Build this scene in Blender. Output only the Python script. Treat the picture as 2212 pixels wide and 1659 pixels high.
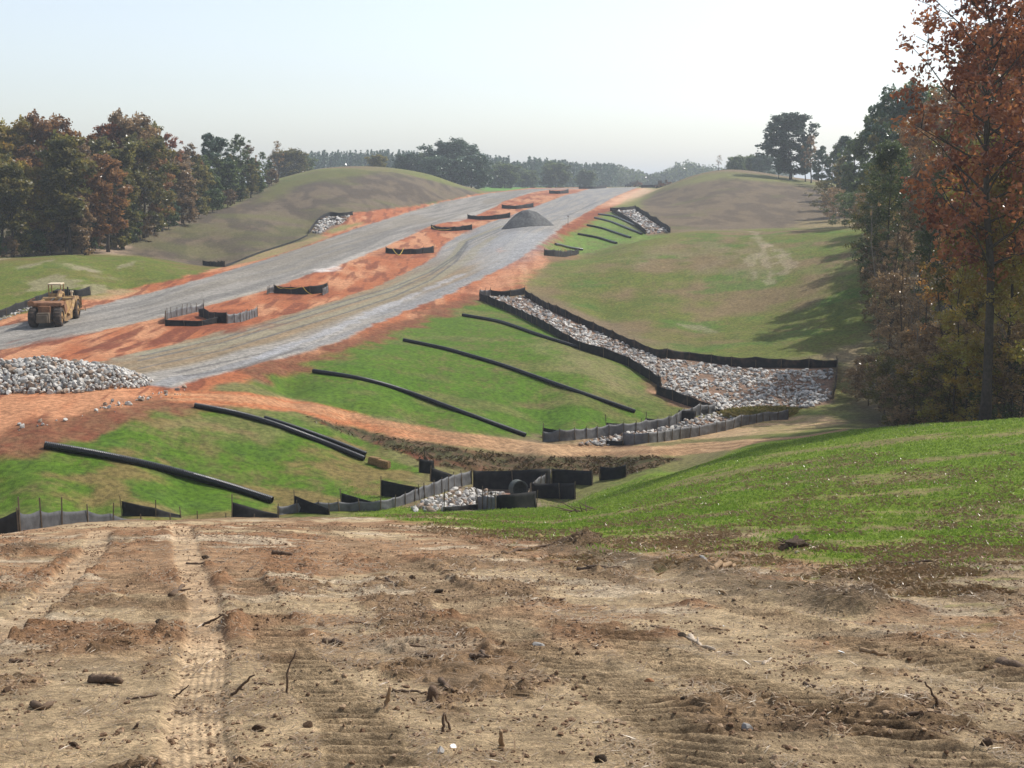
import bpy, math
import numpy as np
from mathutils import Vector

# ---------------------------------------------------------------- camera, sky, sun, exposure
S = bpy.context.scene
for o in list(bpy.data.objects):
    bpy.data.objects.remove(o)
C = S.collection
PITCH = math.atan(429.5 / 2800.0)
cam_d = bpy.data.cameras.new('camera')
cam = bpy.data.objects.new('camera', cam_d)
C.objects.link(cam)
cam.location = (0, 0, 0)
cam.rotation_euler = (math.pi / 2 - PITCH, 0, 0)
cam_d.sensor_width = 36
cam_d.lens = 36 * 2800 / 2212
cam_d.clip_start = 0.2
cam_d.clip_end = 20000
S.camera = cam

SUN_AZ, SUN_EL = math.radians(58), math.radians(49)
TOSUN = Vector((math.sin(SUN_AZ) * math.cos(SUN_EL), math.cos(SUN_AZ) * math.cos(SUN_EL), math.sin(SUN_EL)))
W = bpy.data.worlds.new('World')
S.world = W
W.use_nodes = True
nt = W.node_tree
nt.nodes.clear()
sky = nt.nodes.new('ShaderNodeTexSky')
sky.sky_type = 'NISHITA'
sky.sun_disc = False
sky.sun_elevation = SUN_EL
sky.sun_rotation = SUN_AZ
sky.altitude = 100
sky.air_density = 0.95
sky.dust_density = 1.5
sky.ozone_density = 0.7
bg = nt.nodes.new('ShaderNodeBackground')
bg.inputs[1].default_value = 0.15
wo = nt.nodes.new('ShaderNodeOutputWorld')
hs = nt.nodes.new('ShaderNodeHueSaturation'); hs.inputs['Saturation'].default_value = 0.6   # sky colour desaturated to a paler, more even tone
nt.links.new(sky.outputs[0], hs.inputs['Color']); nt.links.new(hs.outputs[0], bg.inputs[0])
nt.links.new(bg.outputs[0], wo.inputs[0])
sl = bpy.data.lights.new('sun', 'SUN')
sl.energy = 3.6
sl.angle = math.radians(0.5)
sl.color = (1.0, 0.95, 0.87)
so = bpy.data.objects.new('sun', sl)
C.objects.link(so)
so.rotation_euler = TOSUN.to_track_quat('Z', 'Y').to_euler()
S.view_settings.view_transform = 'Standard'
S.view_settings.look = 'None'
S.view_settings.gamma = 1
S.view_settings.use_curve_mapping = False
S.view_settings.exposure = 0.36
S.render.engine = 'CYCLES'
S.cycles.max_bounces = 5
S.cycles.transparent_max_bounces = 4
S.cycles.volume_bounces = 0

RNG = np.random.default_rng(7)

# ---------------------------------------------------------------- helpers
def ray(px, py):
    """a point of the 2212x1659 photograph -> (lateral slope, downward slope) of its line of sight"""
    cx = (np.asarray(px, float) - 1106) / 2800
    cy = -(np.asarray(py, float) - 829.5) / 2800
    dy = math.cos(PITCH) + cy * math.sin(PITCH)
    dz = -math.sin(PITCH) + cy * math.cos(PITCH)
    return cx / dy, -dz / dy

def hsh(ix, iy, seed):
    h = (ix.astype(np.int64) * 374761393 + iy.astype(np.int64) * 668265263 + seed * 1442695041) & 0xffffffff
    h = ((h ^ (h >> 13)) * 1274126177) & 0xffffffff
    h = ((h ^ (h >> 16)) * 2246822519) & 0xffffffff
    return ((h ^ (h >> 15)) & 0xffff) / 65535.0

def vnoise(x, y, seed=0):
    ix = np.floor(x); iy = np.floor(y)
    fx = x - ix; fy = y - iy
    fx = fx * fx * (3 - 2 * fx); fy = fy * fy * (3 - 2 * fy)
    a = hsh(ix, iy, seed); b = hsh(ix + 1, iy, seed)
    c = hsh(ix, iy + 1, seed); d = hsh(ix + 1, iy + 1, seed)
    return (a + (b - a) * fx) * (1 - fy) + (c + (d - c) * fx) * fy

def fbm(x, y, octv=4, seed=0, gain=0.5):
    s = 0; a = 1; t = 0
    ca, sa = math.cos(0.6), math.sin(0.6)
    for k in range(octv):
        s = s + a * vnoise(x, y, seed + 17 * k)
        t += a; a *= gain
        x, y = (x * ca - y * sa) * 2.03 + 5.1, (x * sa + y * ca) * 2.03 + 1.7
    return s / t

def sstep(a, b, x):
    t = np.clip((x - a) / (b - a), 0, 1)
    return t * t * (3 - 2 * t)

def tag(o, label=None, cat=None, group=None, kind=None):
    if label: o['label'] = label
    if cat: o['category'] = cat
    if group: o['group'] = group
    if kind: o['kind'] = kind
    return o

def mesh_np(name, V, F, smooth=True, mats=(), midx=None):
    """V (n,3); F (m,k) of one polygon size, or a list of such arrays"""
    me = bpy.data.meshes.new(name)
    if not isinstance(F, list): F = [F]
    F = [np.asarray(f, dtype=np.int32) for f in F if len(f)]
    me.vertices.add(len(V))
    me.vertices.foreach_set('co', np.asarray(V, dtype=np.float32).ravel())
    loops = np.concatenate([f.ravel() for f in F])
    tot = np.concatenate([np.full(len(f), f.shape[1], np.int32) for f in F])
    st = np.concatenate([[0], np.cumsum(tot)[:-1]]).astype(np.int32)
    me.loops.add(len(loops))
    me.loops.foreach_set('vertex_index', loops)
    me.polygons.add(len(tot))
    me.polygons.foreach_set('loop_start', st)
    me.polygons.foreach_set('loop_total', tot)
    for m in mats: me.materials.append(m)
    if midx is not None: me.polygons.foreach_set('material_index', np.asarray(midx, np.int32))
    me.update(calc_edges=True)
    me.polygons.foreach_set('use_smooth', np.full(len(tot), bool(smooth)))
    return me

def link(name, me, parent=None, loc=None):
    o = bpy.data.objects.new(name, me)
    C.objects.link(o)
    if parent is not None: o.parent = parent
    if loc is not None: o.location = loc
    return o

def empty(name, loc, rz=0.0):
    o = bpy.data.objects.new(name, None)
    o.empty_display_size = 0.3
    C.objects.link(o)
    o.location = loc
    o.rotation_euler = (0, 0, rz)
    return o

class MB:
    """collects shapes into one mesh"""
    def __init__(s): s.v = []; s.f = []; s.n = 0
    def add(s, V, F):
        V = np.asarray(V, float)
        s.v.append(V)
        for f in F: s.f.append([i + s.n for i in f])
        s.n += len(V)
    def box(s, c, d, rz=0, taper=1.0, rx=0):
        x, y, z = [k / 2 for k in d]
        V = np.array([[-x, -y, -z], [x, -y, -z], [x, y, -z], [-x, y, -z], [-x * taper, -y * taper, z], [x * taper, -y * taper, z], [x * taper, y * taper, z], [-x * taper, y * taper, z]])
        if rx:
            a, b = math.cos(rx), math.sin(rx)
            V = np.c_[V[:, 0], V[:, 1] * a - V[:, 2] * b, V[:, 1] * b + V[:, 2] * a]
        a, b = math.cos(rz), math.sin(rz)
        V = np.c_[V[:, 0] * a - V[:, 1] * b, V[:, 0] * b + V[:, 1] * a, V[:, 2]] + np.array(c)
        s.add(V, [(0, 3, 2, 1), (4, 5, 6, 7), (0, 1, 5, 4), (1, 2, 6, 5), (2, 3, 7, 6), (3, 0, 4, 7)])
    def tube(s, pts, rad, n=8, caps=True):
        pts = np.asarray(pts, float); m = len(pts)
        rad = np.broadcast_to(rad, (m,))
        T = np.gradient(pts, axis=0); T /= np.linalg.norm(T, axis=1)[:, None] + 1e-9
        up = np.array([0, 0, 1.0]) if abs(T[0][2]) < 0.9 else np.array([1.0, 0, 0])
        a = np.linspace(0, 2 * np.pi, n, endpoint=False)
        V = []
        for k in range(m):
            A = np.cross(T[k], up); A /= np.linalg.norm(A) + 1e-9
            B = np.cross(A, T[k])
            up = B
            V.append(pts[k] + rad[k] * (np.cos(a)[:, None] * A + np.sin(a)[:, None] * B))
        F = []
        for k in range(m - 1):
            for j in range(n):
                F.append((k * n + j, k * n + (j + 1) % n, (k + 1) * n + (j + 1) % n, (k + 1) * n + j))
        if caps:
            F.append(tuple(range(n))[::-1]); F.append(tuple((m - 1) * n + j for j in range(n)))
        s.add(np.concatenate(V), F)
    def prism(s, prof, x0, x1):
        """profile of (y,z) extruded along x"""
        n = len(prof)
        V = [[x0, p[0], p[1]] for p in prof] + [[x1, p[0], p[1]] for p in prof]
        F = [tuple(range(n)), tuple(range(2 * n - 1, n - 1, -1))]
        F += [(i, n + i, n + (i + 1) % n, (i + 1) % n) for i in range(n)]
        s.add(V, F)
    def build(s, name, mat, parent=None, bevel=0, smooth=False, loc=None):
        me = bpy.data.meshes.new(name)
        me.from_pydata([tuple(p) for p in np.concatenate(s.v)], [], s.f)
        if mat: me.materials.append(mat)
        import bmesh
        bm = bmesh.new(); bm.from_mesh(me)
        bmesh.ops.recalc_face_normals(bm, faces=bm.faces[:])
        if bevel:
            bmesh.ops.bevel(bm, geom=bm.edges[:], offset=bevel, segments=2, affect='EDGES')
        bm.to_mesh(me); bm.free()
        for p in me.polygons: p.use_smooth = smooth
        return link(name, me, parent, loc)

# ---------------------------------------------------------------- materials
def mat(name, col, rough=0.9, noise=None, bump=None, metal=0.0, spec=0.3, hi=None, coords='Object'):
    """col / hi: two colours mixed by noise(scale, contrast lo, hi); bump: (scale, strength)"""
    m = bpy.data.materials.new(name); m.use_nodes = True
    n = m.node_tree.nodes; l = m.node_tree.links
    b = n['Principled BSDF']
    b.inputs['Base Color'].default_value = (*col, 1)
    b.inputs['Roughness'].default_value = rough
    b.inputs['Metallic'].default_value = metal
    b.inputs['Specular IOR Level'].default_value = spec
    tc = n.new('ShaderNodeTexCoord')
    if noise:
        t = n.new('ShaderNodeTexNoise'); t.inputs['Scale'].default_value = noise[0]; t.inputs['Detail'].default_value = 6
        l.new(tc.outputs[coords], t.inputs['Vector'])
        r = n.new('ShaderNodeValToRGB')
        r.color_ramp.elements[0].position = noise[1]; r.color_ramp.elements[1].position = noise[2]
        r.color_ramp.elements[0].color = (*col, 1); r.color_ramp.elements[1].color = (*(hi or col), 1)
        l.new(t.outputs[0], r.inputs[0]); l.new(r.outputs[0], b.inputs['Base Color'])
    if bump:
        t = n.new('ShaderNodeTexNoise'); t.inputs['Scale'].default_value = bump[0]; t.inputs['Detail'].default_value = 5
        l.new(tc.outputs[coords], t.inputs['Vector'])
        bp = n.new('ShaderNodeBump'); bp.inputs['Strength'].default_value = 1; bp.inputs['Distance'].default_value = bump[1]
        l.new(t.outputs[0], bp.inputs['Height']); l.new(bp.outputs[0], b.inputs['Normal'])
    return m

def terrain_mat():
    m = bpy.data.materials.new('ground_soil'); m.use_nodes = True
    n = m.node_tree.nodes; l = m.node_tree.links
    b = n['Principled BSDF']; b.inputs['Roughness'].default_value = 0.95; b.inputs['Specular IOR Level'].default_value = 0.15
    at = n.new('ShaderNodeAttribute'); at.attribute_name = 'albedo'
    tc = n.new('ShaderNodeTexCoord')
    mul = None; prev = at.outputs['Color']
    for sc, lo, hi, amt in ((70, 0.32, 0.68, 0.75), (20, 0.3, 0.7, 0.75), (3.0, 0.38, 0.62, 0.62), (0.5, 0.3, 0.7, 0.3)):
        t = n.new('ShaderNodeTexNoise'); t.inputs['Scale'].default_value = sc; t.inputs['Detail'].default_value = 5; t.inputs['Roughness'].default_value = 0.65
        l.new(tc.outputs['Object'], t.inputs['Vector'])
        mr = n.new('ShaderNodeMapRange'); mr.inputs[1].default_value = lo; mr.inputs[2].default_value = hi
        mr.inputs[3].default_value = 1 - amt / 2; mr.inputs[4].default_value = 1 + amt / 2
        l.new(t.outputs[0], mr.inputs[0])
        vm = n.new('ShaderNodeVectorMath'); vm.operation = 'SCALE'
        l.new(prev, vm.inputs[0]); l.new(mr.outputs[0], vm.inputs['Scale'])
        prev = vm.outputs[0]
    l.new(prev, b.inputs['Base Color'])
    t = n.new('ShaderNodeTexNoise'); t.inputs['Scale'].default_value = 14; t.inputs['Detail'].default_value = 8; t.inputs['Roughness'].default_value = 0.7
    l.new(tc.outputs['Object'], t.inputs['Vector'])
    ar = n.new('ShaderNodeAttribute'); ar.attribute_name = 'rugged'
    mm = n.new('ShaderNodeMath'); mm.operation = 'MULTIPLY'
    l.new(t.outputs[0], mm.inputs[0]); l.new(ar.outputs['Fac'], mm.inputs[1])
    bp = n.new('ShaderNodeBump'); bp.inputs['Strength'].default_value = 1; bp.inputs['Distance'].default_value = 0.07
    l.new(mm.outputs[0], bp.inputs['Height']); l.new(bp.outputs[0], b.inputs['Normal'])
    return m
# ---------------------------------------------------------------- the lie of the land
# surveyed points: position seen in the photograph (2212 wide) and distance in metres
CP = """
-300 1659 6.5; 0 1659 6.7; 1106 1659 6.8; 2212 1659 6.9; 2500 1659 6.9
-300 1500 9.3; 0 1500 9.3; 600 1500 9.3; 1106 1500 9.3; 1700 1500 9.3; 2212 1500 9.3; 2500 1500 9.3
0 1300 16.5; 700 1300 16.5; 1400 1300 16.5; 2212 1300 16.3; 2500 1300 16.3
-200 1210 24; 100 1205 25; 700 1200 25; 1400 1200 25; 1800 1200 25; 2212 1200 24; 2500 1200 24
-200 1165 33; 0 1155 34; 100 1139 36; 200 1126 38; 400 1124 38; 700 1124 39; 950 1124 40; 1200 1135 40; 1600 1120 35; 2000 1120 33; 2212 1120 32; 2500 1120 32
-200 1195 48; 0 1180 50; 200 1145 50; 500 1130 50; 750 1123 52; 950 1113 52; 1150 1110 52; 1300 1090 52; 1600 1040 46; 2000 1010 43; 2212 1000 42; 2500 1000 42
1350 1055 65; 1500 1010 60; 1600 990 56; 1700 965 60; 1800 945 62; 1900 926 64; 2000 916 66; 2212 905 66; 2500 905 66
-200 1100 62; 0 1107 62; 200 1110 63; 400 1108 65; 600 1106 67; 750 1102 68; 900 1104 68; 1060 1101 68; 1160 1098 69; 1250 1082 71; 1300 1052 75
-200 1040 66; 0 1035 65.5; 200 1043 66; 350 1050 67.5; 600 1040 72; 800 1030 75; 930 1035 76; 1000 1062 76
-200 972 68; 0 965 69; 95 955 70; 180 920 74; 250 900 76; 330 882 79; 420 880 80.5; 600 905 81; 800 960 82
0 940 72; 200 880 78; 330 860 82; 400 852 84; 470 845 86; 0 848 82.5; 150 848 82.5; 300 845 83.5; -200 848 83
1030 1064 77; 1110 1064 77; 1190 1060 77; 1280 1049 76.5; 1350 1033 77; 1450 1010 79; 1110 1082 73
1030 1015 80; 1180 1012 80; 1350 1000 80.5; 900 975 81.5
500 852 85; 700 888 85; 850 925 85; 1000 955 84.5; 1170 975 83; 1420 976 81.5; 1600 960 80.5; 1740 944 80; 1820 930 80; 1950 935 82
600 865 88; 750 893 88; 900 922 88; 1050 942 87.5; 1170 958 86.5; 1400 962 85; 1650 940 86; 1800 925 88
1180 955 90; 1300 955 91; 1400 938 94; 1500 920 97; 1600 903 101; 1700 900 103; 1540 893 103; 1450 915 98; 1350 925 95; 1200 940 91
1700 925 93; 1850 905 98; 2000 905 100; 2212 905 100; 2500 905 100
380 835 85.5; 573 785 98; 678 757 106; 813 703 124; 964 642 150; 1116 566 190; 1176 522 222; 1230 482 270; 1318 428 430; 1379 406 640
430 840 86.5; 600 802 96; 700 770 104; 846 716 121; 974 668 141; 1032 644 152; 1133 622 160; 1190 570 187; 1163 540 205; 1200 520 228; 1250 490 265; 1290 462 320
620 850 93; 900 790 105; 1100 740 118; 1200 720 125; 1300 770 117; 1000 850 98; 1100 900 94; 1250 880 97; 1300 850 102; 1425 815 113; 1480 860 106; 1370 893 99; 1140 948 89.5; 760 868 90
1060 652 150; 1250 720 134; 1400 800 117; 1500 872 104; 1150 660 150; 1130 640 157; 1300 715 138; 1450 780 123; 1550 800 120; 1700 795 119; 1810 795 118; 1650 845 111; 1600 884 104; 1750 882 104.5; 1800 868 107; 1250 690 142
1160 632 160; 1300 690 150; 1500 765 130; 1650 775 125; 1810 778 122; 1900 800 118; 1900 860 108
1150 608 168; 1250 565 188; 1350 530 202; 1430 507 212; 1500 500 217; 1700 497 218; 1870 485 215; 2050 480 215; 2300 470 215
1300 620 166; 1400 680 150; 1450 600 172; 1600 560 180; 1600 640 160; 1700 700 143; 1800 600 160; 1600 720 140; 1850 680 140; 2000 650 140; 2212 620 140; 2000 780 118; 2212 800 112; 2000 850 108; 2400 800 110
1250 570 215; 1400 522 250; 1440 507 250; 1700 512 242; 1870 500 240; 2100 500 240; 2300 500 240
1240 549 232; 1330 520 250; 1280 500 262; 1330 485 280; 1380 500 260; 1440 504 256
1330 454 330; 1400 460 320; 1440 480 290; 1450 492 272; 1370 440 380; 1400 425 440
1500 494 268; 1600 497 268; 1760 490 270; 1900 480 280; 2100 470 290
1450 400 440; 1500 380 450; 1560 368 455; 1650 374 455; 1750 388 455; 1900 395 460; 1550 430 350; 1700 440 340; 1450 440 370; 2100 400 450
1560 372 520; 1700 385 520; 1450 405 560; 1900 395 560
0 756 106; 202 719 117.5; 354 687 129; 573 630 158; 745 566 199; 867 519 245; 964 481 300; 1072 448 375; 1149 418 500; 1183 409 620; -200 790 100
0 705 126; 175 668 139; 371 621 162; 553 567 203; 678 527 240; 779 490 285; 846 470 315; 947 438 385; 1059 418 500; 1149 409 640; -200 740 115
209 783 95; 404 737 112; 573 694 127; 745 643 150; 893 583 190; 957 532 237; 1059 482 300; 1146 452 360; 1217 425 440; 1278 410 600; 0 800 93; -200 820 92
300 750 107; 480 705 121; 650 660 142; 800 590 185; 900 545 220; 1000 500 275; 1100 460 340
0 690 131; 150 652 145; 286 625 162; 485 579 195; 674 522 247; 762 470 300; 914 443 375; 1032 421 470; -200 720 125
0 620 152; 150 600 160; 300 590 172; 0 557 183; 150 550 188; 300 553 193; 430 573 205; -200 560 180
0 562 205; 150 557 205; 300 562 212; 440 578 222; 480 575 215; -200 560 203; -300 520 300
180 540 228; 300 540 236; 400 560 228; 100 530 235; 0 520 250; 240 505 252; 300 487 266; 400 470 290; 500 445 325; 560 415 370; 600 387 425
420 520 254; 560 500 266; 520 540 240; 600 530 252; 640 515 262; 700 475 295; 690 500 280; 620 450 320; 800 430 350; 900 405 400
680 366 440; 760 361 445; 850 368 450; 950 390 460; 1030 411 500; 960 425 430
760 372 560; 950 392 560; 600 400 520; 400 420 450; 200 440 400; 0 450 400; -200 450 400; 1040 410 560
1100 404 1000; 600 404 1000; 0 404 1000; 1300 404 1000; 1390 403 900; 1600 402 1000; 2212 402 1000; -300 404 1000; 2500 402 1000
0 401 6000; 1106 401 6000; 2212 401 6000; -300 401 6000; 2500 401 6000
"""
cps = np.array([[float(k) for k in t.split()] for ln in CP.strip().splitlines() for t in ln.split(';')])
cu, ct = ray(cps[:, 0], cps[:, 1])
cv = np.log(cps[:, 2])
CS = ct - 1.6 / cps[:, 2]
KU = 4.0
near = np.array([[u, math.log(y)] for u in np.linspace(-.5, .5, 5) for y in (1.2, 2.5, 4.2)])
cu = np.r_[cu, near[:, 0]]; cv = np.r_[cv, near[:, 1]]; CS = np.r_[CS, np.full(len(near), 0.228)]
def _tps(r2): return np.where(r2 > 0, 0.5 * r2 * np.log(r2 + 1e-20), 0)
Pn = np.c_[cu * KU, cv]
D2 = ((Pn[:, None] - Pn[None]) ** 2).sum(-1)
n_ = len(Pn)
A_ = np.zeros((n_ + 3, n_ + 3))
A_[:n_, :n_] = _tps(D2) + np.eye(n_) * 5e-4
A_[:n_, n_:] = np.c_[np.ones(n_), Pn]; A_[n_:, :n_] = A_[:n_, n_:].T
w_ = np.linalg.solve(A_, np.r_[CS, 0, 0, 0])
GU = np.linspace(-0.56, 0.56, 281); GV = np.linspace(math.log(1.2), math.log(7000), 520)
gu, gv = np.meshgrid(GU, GV)
Q = np.c_[gu.ravel() * KU, gv.ravel()]
SG = np.zeros(len(Q))
for k in range(0, len(Q), 20000):
    q = Q[k:k + 20000]
    SG[k:k + 20000] = _tps(((q[:, None] - Pn[None]) ** 2).sum(-1)) @ w_[:n_] + w_[n_] + q @ w_[n_ + 1:]
SG = SG.reshape(gu.shape)

def bil(G, u, v):
    a = np.clip((u - GU[0]) / (GU[1] - GU[0]), 0, len(GU) - 1.001)
    b = np.clip((v - GV[0]) / (GV[1] - GV[0]), 0, len(GV) - 1.001)
    i = a.astype(int); j = b.astype(int); fa = a - i; fb = b - j
    return (G[j, i] * (1 - fa) + G[j, i + 1] * fa) * (1 - fb) + (G[j + 1, i] * (1 - fa) + G[j + 1, i + 1] * fa) * fb

def zat(X, Y):
    X = np.asarray(X, float); Y = np.asarray(Y, float)
    Yc = np.maximum(Y, 1.2)
    return -1.6 - bil(SG, X / Yc, np.log(Yc)) * Yc

TG = SG + 1.6 / np.exp(gv)           # downward slope of the sight line to each grid point
def cast(px, py, ymin=2.0):
    """first point of the land met along the line of sight -> X, Y, Z"""
    u, t = ray(px, py)
    a = min(max((u - GU[0]) / (GU[1] - GU[0]), 0), len(GU) - 1.001); i = int(a); fa = a - i
    col = TG[:, i] * (1 - fa) + TG[:, i + 1] * fa
    k0 = int((math.log(ymin) - GV[0]) / (GV[1] - GV[0]))
    idx = np.nonzero(col[k0:] <= t)[0]
    if len(idx) == 0: v = math.log(1500)
    else:
        j = idx[0] + k0
        if j == k0: v = GV[j]
        else:
            f = (col[j - 1] - t) / (col[j - 1] - col[j] + 1e-12)
            v = GV[j - 1] + f * (GV[1] - GV[0])
    Y = math.exp(v); X = float(u) * Y
    return X, Y, float(zat(X, Y))

def at(px, py, Y=None):
    """on the land: where the photograph shows it, or at a given distance"""
    if Y is None: return cast(px, py)
    u, t = ray(px, py)
    X = float(u) * Y
    return X, Y, float(zat(X, Y))

def plan(pts, dens=12, ymin=2.0):
    """outline drawn over the photograph -> plan (u, v) outline on the land"""
    out = []
    pts = list(pts)
    for a, b in zip(pts, pts[1:] + pts[:1]):
        m = max(1, int(math.hypot(a[0] - b[0], a[1] - b[1]) / dens))
        for k in range(m):
            f = k / m
            X, Y, Z = cast(a[0] + (b[0] - a[0]) * f, a[1] + (b[1] - a[1]) * f, ymin)
            out.append((X / Y, math.log(Y)))
    return np.array(out)

def sdist(poly, u, v, pad=0.4):
    """signed distance in metres to a plan outline (positive inside); far away: -pad*Y"""
    res = np.full(u.shape, -1e3)
    m = (u > poly[:, 0].min() - .05) & (u < poly[:, 0].max() + .05) & (v > poly[:, 1].min() - .12) & (v < poly[:, 1].max() + .12)
    uu = u[m]; vv = v[m]
    d = np.full(uu.shape, 1e9); ins = np.zeros(uu.shape, bool)
    for a, b in zip(poly, np.roll(poly, -1, 0)):
        ex, ey = b - a
        tt = np.clip(((uu - a[0]) * ex + (vv - a[1]) * ey) / (ex * ex + ey * ey + 1e-14), 0, 1)
        d = np.minimum(d, (uu - a[0] - tt * ex) ** 2 + (vv - a[1] - tt * ey) ** 2)
        c = (a[1] > vv) != (b[1] > vv)
        xi = a[0] + (vv - a[1]) / (b[1] - a[1] + 1e-14) * (b[0] - a[0])
        ins ^= c & (uu < xi)
    res[m] = np.sqrt(d) * np.exp(vv) * np.where(ins, 1, -1)
    return res

def polyl(pts, dens=10):
    """line drawn over the photograph -> world polyline on the land"""
    out = []
    for a, b in zip(pts, pts[1:]):
        m = max(1, int(math.hypot(a[0] - b[0], a[1] - b[1]) / dens))
        for k in range(m): out.append(cast(a[0] + (b[0] - a[0]) * k / m, a[1] + (b[1] - a[1]) * k / m))
    out.append(cast(*pts[-1]))
    return np.array(out)

def linedist(L, X, Y, reach):
    """distance to, signed offset from and length along a world polyline"""
    d = np.full(X.shape, 1e9); off = np.zeros(X.shape); al = np.zeros(X.shape)
    m = (X > L[:, 0].min() - reach) & (X < L[:, 0].max() + reach) & (Y > L[:, 1].min() - reach) & (Y < L[:, 1].max() + reach)
    x = X[m]; y = Y[m]; dd = np.full(x.shape, 1e9); oo = np.zeros(x.shape); aa = np.zeros(x.shape); s = 0
    for a, b in zip(L[:-1, :2], L[1:, :2]):
        e = b - a; ln = math.hypot(*e) + 1e-9
        t = ((x - a[0]) * e[0] + (y - a[1]) * e[1]) / ln
        tc = np.clip(t, 0, ln)
        q = np.hypot(x - a[0] - tc * e[0] / ln, y - a[1] - tc * e[1] / ln)
        c = ((x - a[0]) * e[1] - (y - a[1]) * e[0]) / ln
        k = q < dd
        dd[k] = q[k]; oo[k] = c[k]; aa[k] = s + tc[k]
        s += ln
    d[m] = dd; off[m] = oo; al[m] = aa
    return d, off, al
# ---------------------------------------------------------------- ground sheet
def build_ground():
    vs = [math.log(2.2)]
    while vs[-1] < math.log(7000):
        Y = math.exp(vs[-1])
        vs.append(vs[-1] + (0.006 if Y < 5.5 else .0027 if Y < 13 else .0040 if Y < 45 else .0045 if Y < 160 else .006 if Y < 700 else .03))
    vs = np.array(vs)
    us = np.r_[np.arange(-1.2, -.46, .02), np.arange(-.455, .455, .00095), np.arange(.46, 1.21, .02)]
    U, V = np.meshgrid(us, vs)
    sh = U.shape
    u = U.ravel(); v = V.ravel()
    Y = np.exp(v); X = u * Y
    Z = -1.6 - bil(SG, u, v) * Y
    n = len(u)
    col = np.zeros((n, 3)); rug = np.full(n, 0.5); zid = np.zeros(n, np.int16)
    # shared noises, metres
    N1 = fbm(X / 9, Y / 9, 5, 1); N2 = fbm(X / 2.2, Y / 2.2, 4, 2); N3 = fbm(X / .6, Y / .6, 3, 3); N4 = fbm(X / 30, Y / 30, 4, 4)
    def paint(mask, c, r=None, z=None):
        c = np.asarray(c, float)
        col[:] = col * (1 - mask[:, None]) + (c if c.ndim == 2 else c[None]) * mask[:, None]
        if r is not None: rug[:] = rug * (1 - mask) + r * mask
        if z is not None: zid[mask > .5] = z
    def mix(a, b, f):
        f = np.clip(f, 0, 1)[:, None]
        return np.asarray(a)[None] * (1 - f) + np.asarray(b)[None] * f
    def zone(pts, soft=.6, rag=.8, ymin=2.0, dens=12):
        sd = sdist(plan(pts, dens, ymin), u, v)
        return sstep(-soft, soft, sd + (N2 - .5) * 2 * rag)
    GREEN = (.056, .124, .008); GREEN2 = (.088, .134, .014); OLIVE = (.135, .145, .040); BROWN = (.155, .115, .065); DBROWN = (.105, .075, .045)
    TAN = (.36, .275, .165); CLAY = (.33, .112, .048); CLAYL = (.43, .205, .105); CLAYD = (.165, .050, .027); GRAV = (.27, .25, .22); GRAVD = (.19, .178, .16)
    # far land
    paint(np.ones(n), mix(OLIVE, BROWN, sstep(.35, .65, N4)), .5)
    m = zone([(1040, 403.5), (1205, 403), (1240, 409), (1100, 412), (1040, 412)], 4, 3)
    paint(m, (.10, .24, .03), .3)
    # ground under the woods
    m = zone([(-60, 300), (600, 380), (560, 420), (300, 487), (180, 530), (60, 553), (-60, 553)], 2, 2)
    paint(m, mix(DBROWN, (.10, .09, .04), N1), .6)
    # left mound
    m = zone([(-60, 560), (0, 556), (150, 550.5), (300, 551), (440, 574), (480, 580), (400, 604), (200, 645), (0, 692), (-60, 700)], 1, 1, ymin=60)
    c = mix(mix((.105, .125, .020), (.135, .105, .034), sstep(.45, .7, N1)), (.24, .20, .13), sstep(.66, .75, fbm(X / 3.5, Y / 12, 4, 31)) * .6)
    paint(m, c, .5)
    for q in [(150, 575), (175, 582), (200, 592)]:
        d, o, a = linedist(polyl([(q[0], q[1] - 8), (q[0] + 22, q[1] + 6)], 6), X, Y, 9)
        paint(sstep(3, 0, d) * sstep(.4, .6, N2) * .4, (.28, .23, .16))
    # brown hill on the left
    m = zone([(170, 543), (240, 510), (300, 487), (400, 470), (500, 445), (560, 417), (600, 391), (680, 370), (760, 366), (850, 372), (950, 394), (1030, 415), (1040, 419), (914, 443), (762, 462), (674, 522), (485, 578), (430, 574), (300, 552)], 1.5, 1.5, ymin=60)
    st = fbm((X * .35 + Y * .1) / 1.2, (Y - X) / 14, 4, 41)
    c = mix(mix((.130, .100, .066), (.082, .064, .046), sstep(.40, .60, st)), (.105, .118, .030), sstep(.50, .66, N4 * .6 + N1 * .4) * .42)
    paint(m, c, .8, 5)
    m = zone([(600, 391), (680, 370), (760, 366), (830, 371), (780, 379), (700, 384), (640, 402), (590, 432), (545, 440)], 3, 3, ymin=60)
    paint(m * .8, mix((.10, .125, .026), (.115, .10, .04), N1), .5)
    m = zone([(180, 545), (250, 512), (330, 492), (420, 470), (330, 505), (260, 552)], 3, 3, ymin=60)
    paint(m * sstep(.4, .6, st) * .8, (.36, .26, .18))
    # red clay along the left roadway and in the median: whole platform first
    plat = [(-80, 715), (0, 690), (168, 648), (286, 624), (485, 577), (600, 549), (674, 520), (762, 460), (914, 443), (1032, 419), (1149, 405.5), (1300, 405), (1389, 407), (1340, 440), (1315, 450),
            (1284, 462), (1250, 489), (1183, 528), (1163, 537), (1190, 566), (1139, 614), (1133, 621), (1032, 642), (974, 665), (846, 712), (678, 773), (520, 822), (421, 848), (371, 868), (250, 895), (110, 933), (0, 962), (-80, 980)]
    m = zone(plat, .6, 1.2, ymin=60)
    s1 = fbm((X + Y * .12) / 3.2, (Y - .2 * X) / 16, 4, 51); s2 = fbm((X + Y * .05) / .9, Y / 8, 4, 52)
    c = mix(mix(CLAY, CLAYL, sstep(.42, .62, s1)), CLAYD, sstep(.52, .66, s2) * .75)
    paint(m, c, .55, 4)
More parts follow.
